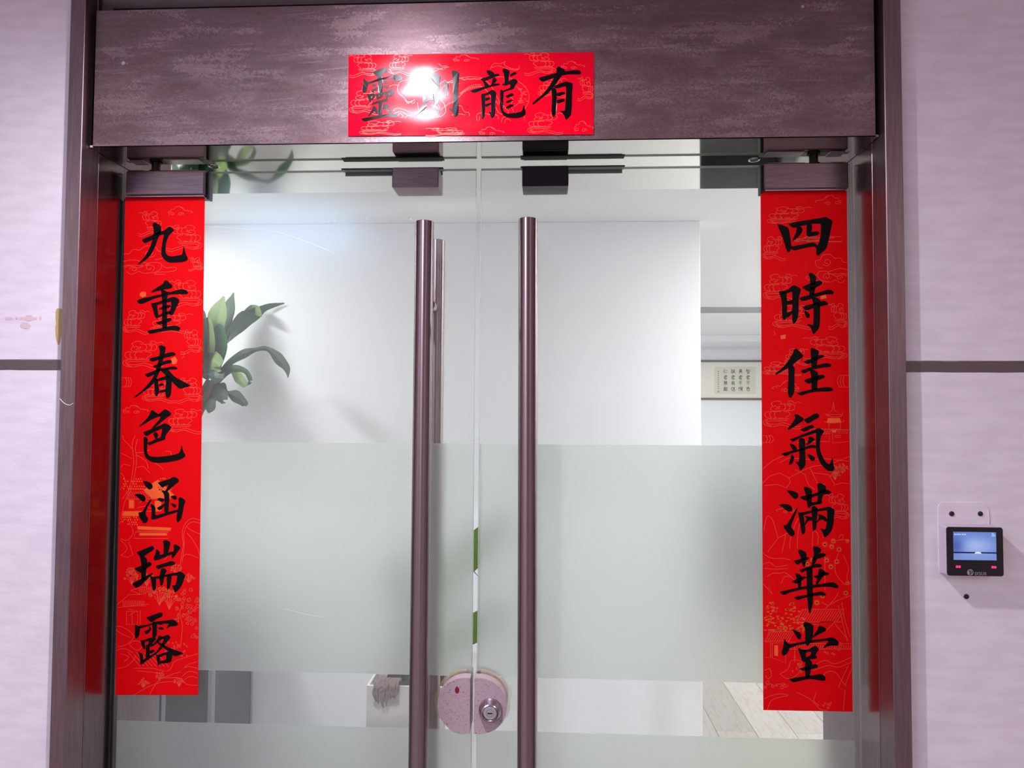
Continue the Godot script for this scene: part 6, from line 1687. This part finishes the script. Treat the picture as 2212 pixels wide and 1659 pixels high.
# ------------------------------------------------------------------ printed drawings
func gold_left_couplet():
	wisp(5.2,1044.2,60.9,1020.7,1)
	stack(-59.9,1033.2,-4.9,975.1,-1)
	stack(2.8,1003,84.9,941.7,-1)
	curl(-91.7,959.2,25.4,896.2,1)
	stack(52.9,932.1,85.8,900.8,-1)
	stack(10.7,883.2,87.6,817.7,-1)
	stack(-91.3,818,-31.4,762.5,1)
	stack(-31,811.4,64.9,764.1,1)
	stack(39.8,775.5,87.5,718.7,-1)
	stack(-90.6,751.1,2.1,686.2,1)
	lobes(-87.5,672.9,-67,651.9,1)
	stack(-45.6,665,31.9,615.1,1)
	stack(30.6,671.7,90.7,613.8,-1)
	wisp(-84.3,612.9,-25.5,592.2,1)
	stack(10.6,605.3,91.2,548.8,1)
	fill([-53.7,854,-48.8,858.9,-39.8,857.2,-39.6,849,-46.8,845.8,-52.9,849])
	fill([19,713.8,27.9,717.7,33,710.5,30.6,702.4,21.6,701.4])
	zig([42.9,713.8,47.7,718.7,45.3,723.5,56.5,725.2])
	curve([-83,369.1,-76.7,400.1,-66.8,431.3,-60.5,462.4,-57.8,496.9,-62.2,528.1,-55.6,548.9])
	curve([-69.9,410.6,-61.6,434.8,-55.2,462.4,-51.4,497,-54.9,521.2,-50.1,542])
	curve([-58.3,514.2,-69.4,528,-80.3,538.3,-84.2,548.7])
	curve([-86.8,510.5,-75.9,505.4,-61.5,498.6])
	curve([-85.9,479.4,-79,486.4,-64.6,483.1])
	curve([-52.9,510.8,-36.9,512.7,-22.7,518])
	curve([-52.8,507.4,-31,493.7,-25.3,478.2])
	curve([-51,479.7,-36.1,481.6,-21.5,467.9])
	curve([-11.4,490.4,-0.6,483.6,8.5,475.1])
	curve([12.9,514.8,23.6,513.1,22.2,497.6])
	curve([-84.8,434.5,-74.3,445,-80.1,462.2,-85.6,467.3])
	diamonds(-80,458,-29.5,431.7,9)
	diamonds(-3.5,458.8,32.6,430.6,7)
	diamonds(-79.7,376,-43.6,355.9,7)
	fill([-34.8,431.6,-17.4,445.6,-3.4,454.3,14.7,439,33.5,421.3,29.4,415.1,-16.6,413.9])
	zig([-80.6,412.2,-66.9,433,-31.3,433.4])
	hatch(-70.4,429.5,-9.5,414,12,10)
	zig([-71.7,412.3,1.1,413.1])
	fill([-66.3,410.6,-55.6,410.7,-55.2,392.8,-65.9,392.7])
	fill([-78.1,386.4,-39,386.8,-40.5,376.5,-79.7,376])
	zig([-53.9,410.7,-53.2,386.7,1.8,387.3])
	curve([-44.8,404,-34.3,409.2,-21.8,407,-9.1,397.5])
	curve([-48.1,393.6,-30.4,397.2,-16.1,392.3])
	fill([-9.4,409.5,4.8,409.7,5.3,387.4,-8.9,387.2])
	fill([-47.1,355.1,28.1,352.7,26.1,346.5,-45.2,348])
	zig([-50.3,342.1,22.3,343,22.6,330,-53.5,329,-50.3,342.1])
	zig([-46.8,344.8,22.2,345.1])
	fill([-41.4,340.5,18.8,341.3,18.9,336.1,-41.3,335.3])
	curve([-86.4,360.5,-72.4,369.2,-59.6,355.7,-55.6,338.6,-67.6,324.7,-82,327.9])
	curve([-81.9,324.5,-67.2,307.5,-81,291.9])
	zig([-64,321.3,-54.4,294,-66.7,288.7,-79.2,291.9])
	curve([51.3,263.2,50.2,281.9,54.7,316.1,52.3,343.4,58.9,362.3,72.8,372.8,90.5,369.6])
	curve([53.7,282,57.1,316.2,55.9,340,61.8,357.2,74.7,365.9,89.9,362.7])
	curve([60.8,355.5,73.4,347.1,90.4,340.5])
	curve([62.9,341.9,73.7,330,86.5,309.8,91.4,294.5])
	curve([53.5,288.8,63.9,297.5,90.5,289.4])
	curve([14.8,284.8,25.2,295.2,39.2,298.8])
	zig([-85.4,189.3,-61.1,210.2,-36.4,210.7])
	zig([-57.8,218.8,-29.7,227.8,-10.1,219.6,-32.8,210.7,-57.8,218.8])
	hatch(-40.3,227.6,-4.7,214.6,9,2.7)
	hatch(-75,198,-25.1,185.3,14,3.3)
	zig([-85.2,182.5,-18.2,190.6])
	zig([-60.3,179.6,-42.6,176.5,-60,166])
	zig([-65.5,174.4,-40.8,174.8,-40.1,147.7,-64.8,147.2,-65.5,174.4])
	zig([-35.5,178.3,-34.8,147.8])
	zig([-53.1,172.9,-52.5,149.1])
	tree(-54.9,242.7,19.9)
	tree(-22.9,239.9,19.9)
	tree(6.1,206.3,29.9)
	tree(27.5,196.5,26.6)
	tree(68.6,244.8,14.9)
	tree(-58.8,256.3,13.3)
	tree(40.1,261.3,16.6)
	bubbles(55,224.2,90.6,123.2,46)
	curve([54.2,105.5,56.8,146.2,50.9,173.2,55.8,190.2])
	leaves(40.1,183.1,49.8,146,12)
	leaves(18.7,121.7,68.8,82.2,26)
	curve([-87.7,143.3,-69.9,140.3,-48.3,123.7,-62,106.5,-83,99.3])
	curve([-87.5,136.5,-73.1,126.6,-55.3,120.2])
	curve([-58.4,106.6,-44.5,113.6,-26.7,107.2,-40.5,93.4,-58.4,106.6])
	curve([-86.4,92.4,-65.2,96.3,-43.6,79.8,-64.3,59,-83.6,55.2])
	curve([-75.6,85.9,-57.7,79.5,-68.1,69.1])
	hatch(-51,89.8,20.2,60.9,8,26.6)
	curve([-46.6,56,-7.8,56.9,20.4,50.8])
	curve([-39.4,51.1,10,47.2])
	curve([-10,2.9,6.9,30.2,34.6,44.4,55.5,51.6,69.2,65.4,90,72.6])
	curve([-45.1,0.3,-17.4,16.2,10.5,27,45.4,31.1])
	curve([25.7,50.9,34.3,57.8,41,71.5,58.3,78.6,91.4,89.5])
	curve([55.5,51.6,69.2,62,92,59.1])
	curve([59.2,41.6,73,52,92.2,49.1])
	curve([64.6,35,76.7,42,92.5,39])
	curve([20.7,37.3,52.3,38,70.1,25,92.8,23.8])
	tree(10.2,37.1,13.3)
	tree(-24.6,22.8,14.9)
	tree(52.5,27.9,13.3)
func gold_right_couplet():
	wisp(21.8,1052.7,77,1029.3,-1)
	stack(-77.9,1029.1,16.3,988.4,1)
	stack(-85.8,966.9,-36.9,912.7,1)
	curl(4.6,930.4,87.7,869.9,-1)
	stack(-23.6,966.4,77.7,954.3,1)
	stack(-86.4,888.5,-13.9,828.1,1)
	stack(-67.9,823.3,18.7,770.7,1)
	stack(47.8,827.9,87.4,769.7,-1)
	stack(-3.5,758.5,87.8,705.4,-1)
	stack(-89.5,706.7,-7.5,676.2,1)
	stack(-43.3,734.2,6.9,697.2,1)
	lobes(64.9,680.6,87.2,654.1,-1)
	wisp(-69.2,668,-12.6,640.9,-1)
	stack(-88.6,626.1,-8.6,564.9,1)
	lobes(-89.1,555.4,-65.6,539.6,1)
	fill([32.2,842.5,43.2,845.7,44.7,838.6,33.7,836])
	fill([-49.4,761,-38.3,763.3,-39,754.6,-48.5,753.6])
	zig([-62,769.8,-59.8,763.3,-63.6,761])
	zig([56.4,626.1,53.7,607.5,42,598.5,71.8,598.6,58.4,607.5,56.4,626.1])
	curve([38.9,601,48.2,594.7,70.2,594.8,75,604.4])
	fill([45.1,591.5,68.6,591.6,71.9,582,41.8,581.9])
	curve([37.5,585,48.1,581.3,73.2,583.6,77,588.4])
	zig([46.5,581.2,46.4,569.1,69.9,569.3,70,581.4])
	fill([51.1,567.5,63.6,567.6,58.8,562.2,54.1,562.1])
	zig([7.1,568.9,35.4,569,85.5,567.8])
	hatch(32.3,569,85.4,559.8,14,-3.9)
	zig([10.3,568.9,3.9,559.2,47.8,559.5,47.6,543.6,13.1,543.3])
	zig([54.1,559.6,53.9,540.4,85.2,543.8])
	zig([58.8,556.4,69.7,556.5,69.7,552.7,58.7,552.6,58.8,556.4])
	zig([-18.3,539.9,-5.7,546.4,5.3,540.1])
	zig([-88.7,485.4,-66.6,504.4,-39.5,516.6,-9,530.5])
	zig([-88.9,456.3,-73.6,471.9,-53.3,478.9,-34.9,468.8,-9.5,482.7,14.1,493.2,47.7,496.9,88.1,514.2])
	zig([-83.9,453,-56.9,455,-40.1,448.3,-31.6,460.3,-34.9,468.8])
	zig([7.4,489.7,13.9,476.1,22.1,459.2,37.2,455.9])
	zig([-53.1,499.4,-36.2,509.8,7.5,506.7,37.8,508.7,84.6,504])
	zig([14,479.5,44.1,476.4,57.3,456.1])
	zig([53.9,454.4,70.7,459.6,87.3,458.1])
	zig([-22.9,486,-2.9,476,3.7,455.6,17,445.5])
	tree(60.9,481.7,17.2)
	tree(72.7,486.9,13.1)
	tree(57.5,473.1,12.4)
	stack(37,437.2,86.3,378.5,-1)
	wisp(-62.3,414,-23.8,394,-1)
	curve([-86.3,359.3,-81.1,386.5,-74.3,390,-66,376.5,-57.9,346.1])
	zig([-78.3,318.7,-57.9,346.1,-32.5,360])
	zig([-49.7,319.1,-42.7,353.1])
	curve([-34.6,324.4,-32.7,346.4,-20.6,380.5,-16.5,387.3])
	curve([-19.5,326.3,-18.2,353.4,-13.9,377.2])
	curve([10.7,328.4,12.7,360.6,22.7,353.9,20.8,333.6])
	zig([32.6,347.3,34.5,367.6])
	zig([37.1,300.1,35.6,320.3,34.8,242.8])
	star(35.8,334.8,5.8)
	star(52.6,341.8,5.8)
	star(49.1,330.6,5.8)
	star(64,325.1,5.8)
	star(80.9,342.2,4.8)
	star(38.8,302.8,5.8)
	star(58.7,300.4,5.8)
	star(47.3,290.1,5.8)
	star(10.4,303.1,5.2)
	star(0.6,294.8,5.2)
	star(29.6,230.9,5.5)
	star(18.5,217.3,6.2)
	star(76.3,237.4,5.5)
	star(79.8,257,4.8)
	curve([64.3,347.8,67.7,354.6,72.7,352.9,71,346.2,65.9,344.4])
	curve([59.2,342.6,75.9,344.5,84.2,341.3])
	curve([62.3,317.3,55.3,293.6,58.4,273.5,74.8,253.5])
	curve([72.2,314.1,81.9,287.3,78.3,267.1,88.1,253.8])
	curve([87.8,233.6,61.1,223.1,41.1,212.6,27.8,219.1])
	curve([34.3,204.1,54.5,226.3,61.3,238.2])
	curve([67.8,219.8,73.9,183.1,83.5,149.8])
	curve([61,213,70.5,173,78.4,139.7])
	curve([-88.4,315.1,-71.7,305.2,-51.5,305.5,-33.1,302.4])
	curve([-88.6,293.1,-75.1,296.7,-61.7,288.4,-38.2,292.2])
	curve([-85.3,284.7,-65.1,283.3,-38.3,285.4])
	curve([-80.4,267.8,-68.6,274.8,-55.1,275,-45.1,276.8,-31.7,268.6])
	zig([-88.9,254.2,-70.6,233.5,-77.2,247.6])
	curve([-52,254.8,-45.1,268.4,-31.8,266.9,-18.5,255.3])
	maples(-85.8,223.8,-6.1,159.7,60)
	zig([-10.7,203.3,72.5,204.8,67.3,179.6,-25.9,177.8,-10.7,203.3])
	hatch(-17.3,202.5,67.3,180.3,17,-13.7)
	zig([-9.3,176.4,-9.5,154.6])
	zig([24.1,178.8,50.7,179.3,80.1,143.1])
	zig([33.8,158.8,50.6,175.9])
	zig([-76.3,157.3,-27.8,158.3,-38,138.9,-88.2,137.9,-76.3,157.3])
	hatch(-81.3,156.5,-31.3,139.4,11,-10.3)
	zig([-86.5,136.3,-74.8,136.5,-75,104.6,-86.7,106])
	zig([-71.4,134.9,-44.7,135.4,-45.1,95.2,-71.7,104.7,-71.4,134.9])
	fill([-67.1,129.9,-59.8,130.1,-60,108.3,-67.3,109.8])
	zig([-41.3,137.2,-26.3,137.5,-26.7,97.3])
	zig([-33,134,86.6,136.5])
	zig([-36.5,123.2,86.5,125.8])
	hatch(-33,133.3,86.5,125.8,26,-2.7)
	zig([-16,172.9,20.7,173.7,20.5,158.6])
	leaves(-33.3,110.6,-7,71,14)
	leaves(26.9,138.6,66.4,112.7,16)
	curve([-57,73.2,-40.2,83.6,-33.4,100.5,-13.4,97.6,-20.3,74,-40.4,63.6,-57,73.2])
	curve([6.5,88,33.2,102,53,95.7,86.3,109.8])
	curve([9.7,81.4,39.7,92.1,59.5,89.2,86.1,99.8])
	curve([26.1,65.1,36.2,78.7,52.8,79,65.8,62.7,75.6,49.6])
	zig([79.4,93,59.1,49.2,72.2,42.9,68.4,2.9])
	zig([86,86.5,72.3,52.9])
	curve([-87.2,45.7,-77.2,52.7,-67.2,49.6,-57.1,53.1,-47.2,46.7,-40.5,50.2])
	bubbles(-87.2,55.8,-47.2,43.4,8)
	curve([-82.6,0.8,-74.1,19.3,-57.4,26.4,-40.7,30.2,-54,33.2,-74,29.4,-89.1,22.3])
	curve([-24,37.2,2.5,24.6,22.1,5.1,38.7,2.2])
	curve([15.9,38.2,10.7,21.4,20.6,11.7])
	curve([-87,79.2,-76.9,82.8,-73.7,69.5,-80.4,62.6,-85.4,69.2])
	leaves(15.7,18.2,42,5.6,6)
func gold_lintel_couplet():
	stack(-240.7,164.9,-182.4,115.3,-1)
	stack(-164.2,163.4,-114.5,118.3,1)
	wisp(-33.3,160.8,19,144.5,1)
	stack(106.7,161.1,170,113.1,-1)
	wisp(179,143.7,227.1,125.3,1)
	stack(211.1,110.9,243.1,60.6,-1)
	stack(-241.6,91.5,-175.6,39.7,1)
	stack(132.1,110.7,189.5,68.9,1)
	stack(-222.4,30.6,-135.4,-0.3,1)
	stack(-86.7,14.9,-6.6,-2.1,-1)
	wisp(18.7,15.2,69.5,-3.2,1)
	stack(110.6,42.3,182.8,-4.8,1)
	wisp(204.4,24.6,243.1,-0.3,1)
	curve([-112.9,69.3,-122.2,67.1,-130.4,76.6,-141.1,86.2,-143.5,98.1,-136.6,109.7,-122.6,113,-111.1,123.4,-99.5,129.1,-90.1,123,-80.8,129.9,-69.2,134.4,-52.9,130.6])
	curve([-129.2,71.9,-119.8,68.2,-108.2,72.7])
	curve([-141.2,100.4,-150.6,102.9,-159.9,99.5])
	curve([-122.6,107.1,-115.6,111.7,-108.6,106.9,-115.5,102.3,-122.6,107.1])
	curve([-101.5,102,-89.9,111.2,-76,118,-62.1,120.1])
	curve([-94.5,99.6,-80.6,106.4,-62,110.7])
	curve([-89.9,108.9,-73.8,125.1,-55.2,134.1,-41.3,136.2])
	curve([-62.3,143.7,-55.2,137.7,-45.9,138.7,-50.5,131.7])
	curve([-103.5,66.8,-101,52.7,-91.6,43.1,-75.3,35.8,-56.7,37.9,-47.5,47.1,-49.9,61.2,-59.4,77.8,-54.9,94.2,-38.7,108,-20.2,113.5,3,116.1,23.8,112.7,40.1,99.5,49.4,83,58.7,66.5,65.7,52.3])
	curve([-91.8,66.6,-89.4,54.8,-80,47.6,-66.1,47.4,-59.2,54.3,-66.2,66.2,-71,80.3,-66.5,96.7,-48,110.5])
	curve([-22.2,74.8,-8.4,88.7,5.4,95.4,21.6,96.3,33.2,87.9,44.9,69,51.9,52.5,61.2,40.7,77.3,42.8])
	curve([-19.9,81.8,-6.1,93.3,7.7,99.6,21.6,99.8])
	curve([35.4,114.8,63.1,115,86.2,109.2,104.6,98.4,115,83,116.2,67.8,109.4,51.6,100.3,37.8])
	curve([90.8,96.3,100.1,86.8,102.4,75.1,97.9,63.5,86.4,54.3])
	curve([77.1,75.5,84.1,70.7,81.8,56.7,86.5,45])
	ribs(-17.6,83,23.9,96.3,12,4.3)
	ribs(-61.4,47.3,-29.1,67.9,10,3.8)
	ribs(47.2,66.6,77.3,45.1,10,4.8)
	ribs(-91.6,40.8,-59,37.9,10,3.4)
	scales(-17.8,109.9,23.8,112.7,14)
	scales(95.4,96.2,111.7,53.9,16)
	scales(-48,101.1,-22.5,107.7,8)
	curve([39.9,130,46.8,141.6,60.6,141.3,69.8,145.8,67.6,138.8,81.4,131.6,95.3,130.1,97.6,135.9])
	curve([42.2,133.5,56,136.7,72.2,131.7,88.4,127.9,96.4,130.1])
	curve([-152.3,48.8,-145.4,55.7,-131.4,53.1,-112.6,45.8,-103.3,48])
	curve([-150,45.2,-136,48.5,-121.9,41.2,-112.6,43.5])
	curve([-142.9,39.2,-138.3,45,-131.2,39,-135.8,36.8])
	curve([-128.8,35.5,-121.9,41.2,-114.9,38.8])
	curve([-29,56.2,-17.4,58.3,-10.4,46.5,-1.1,44,-1.1,37])
	curve([-35.8,39.9,-19.6,42,-8,39.5])
	curve([15.2,27.4,13.9,39.1,22,43.7,40.5,39.9,54.3,38.5,56.6,30.3])
	curve([18.6,28.6,19.7,36.7])
	curve([62.4,24.4,65.8,33.7,77.3,35.8,91.1,33.3,106,37.7,107.2,28.4])
	curve([68.2,23.1,72.8,31.2,82,26.4])
	curve([-126.9,69.5,-122.1,64.7,-117.5,68.2,-112.8,64.6,-108.2,69.2])
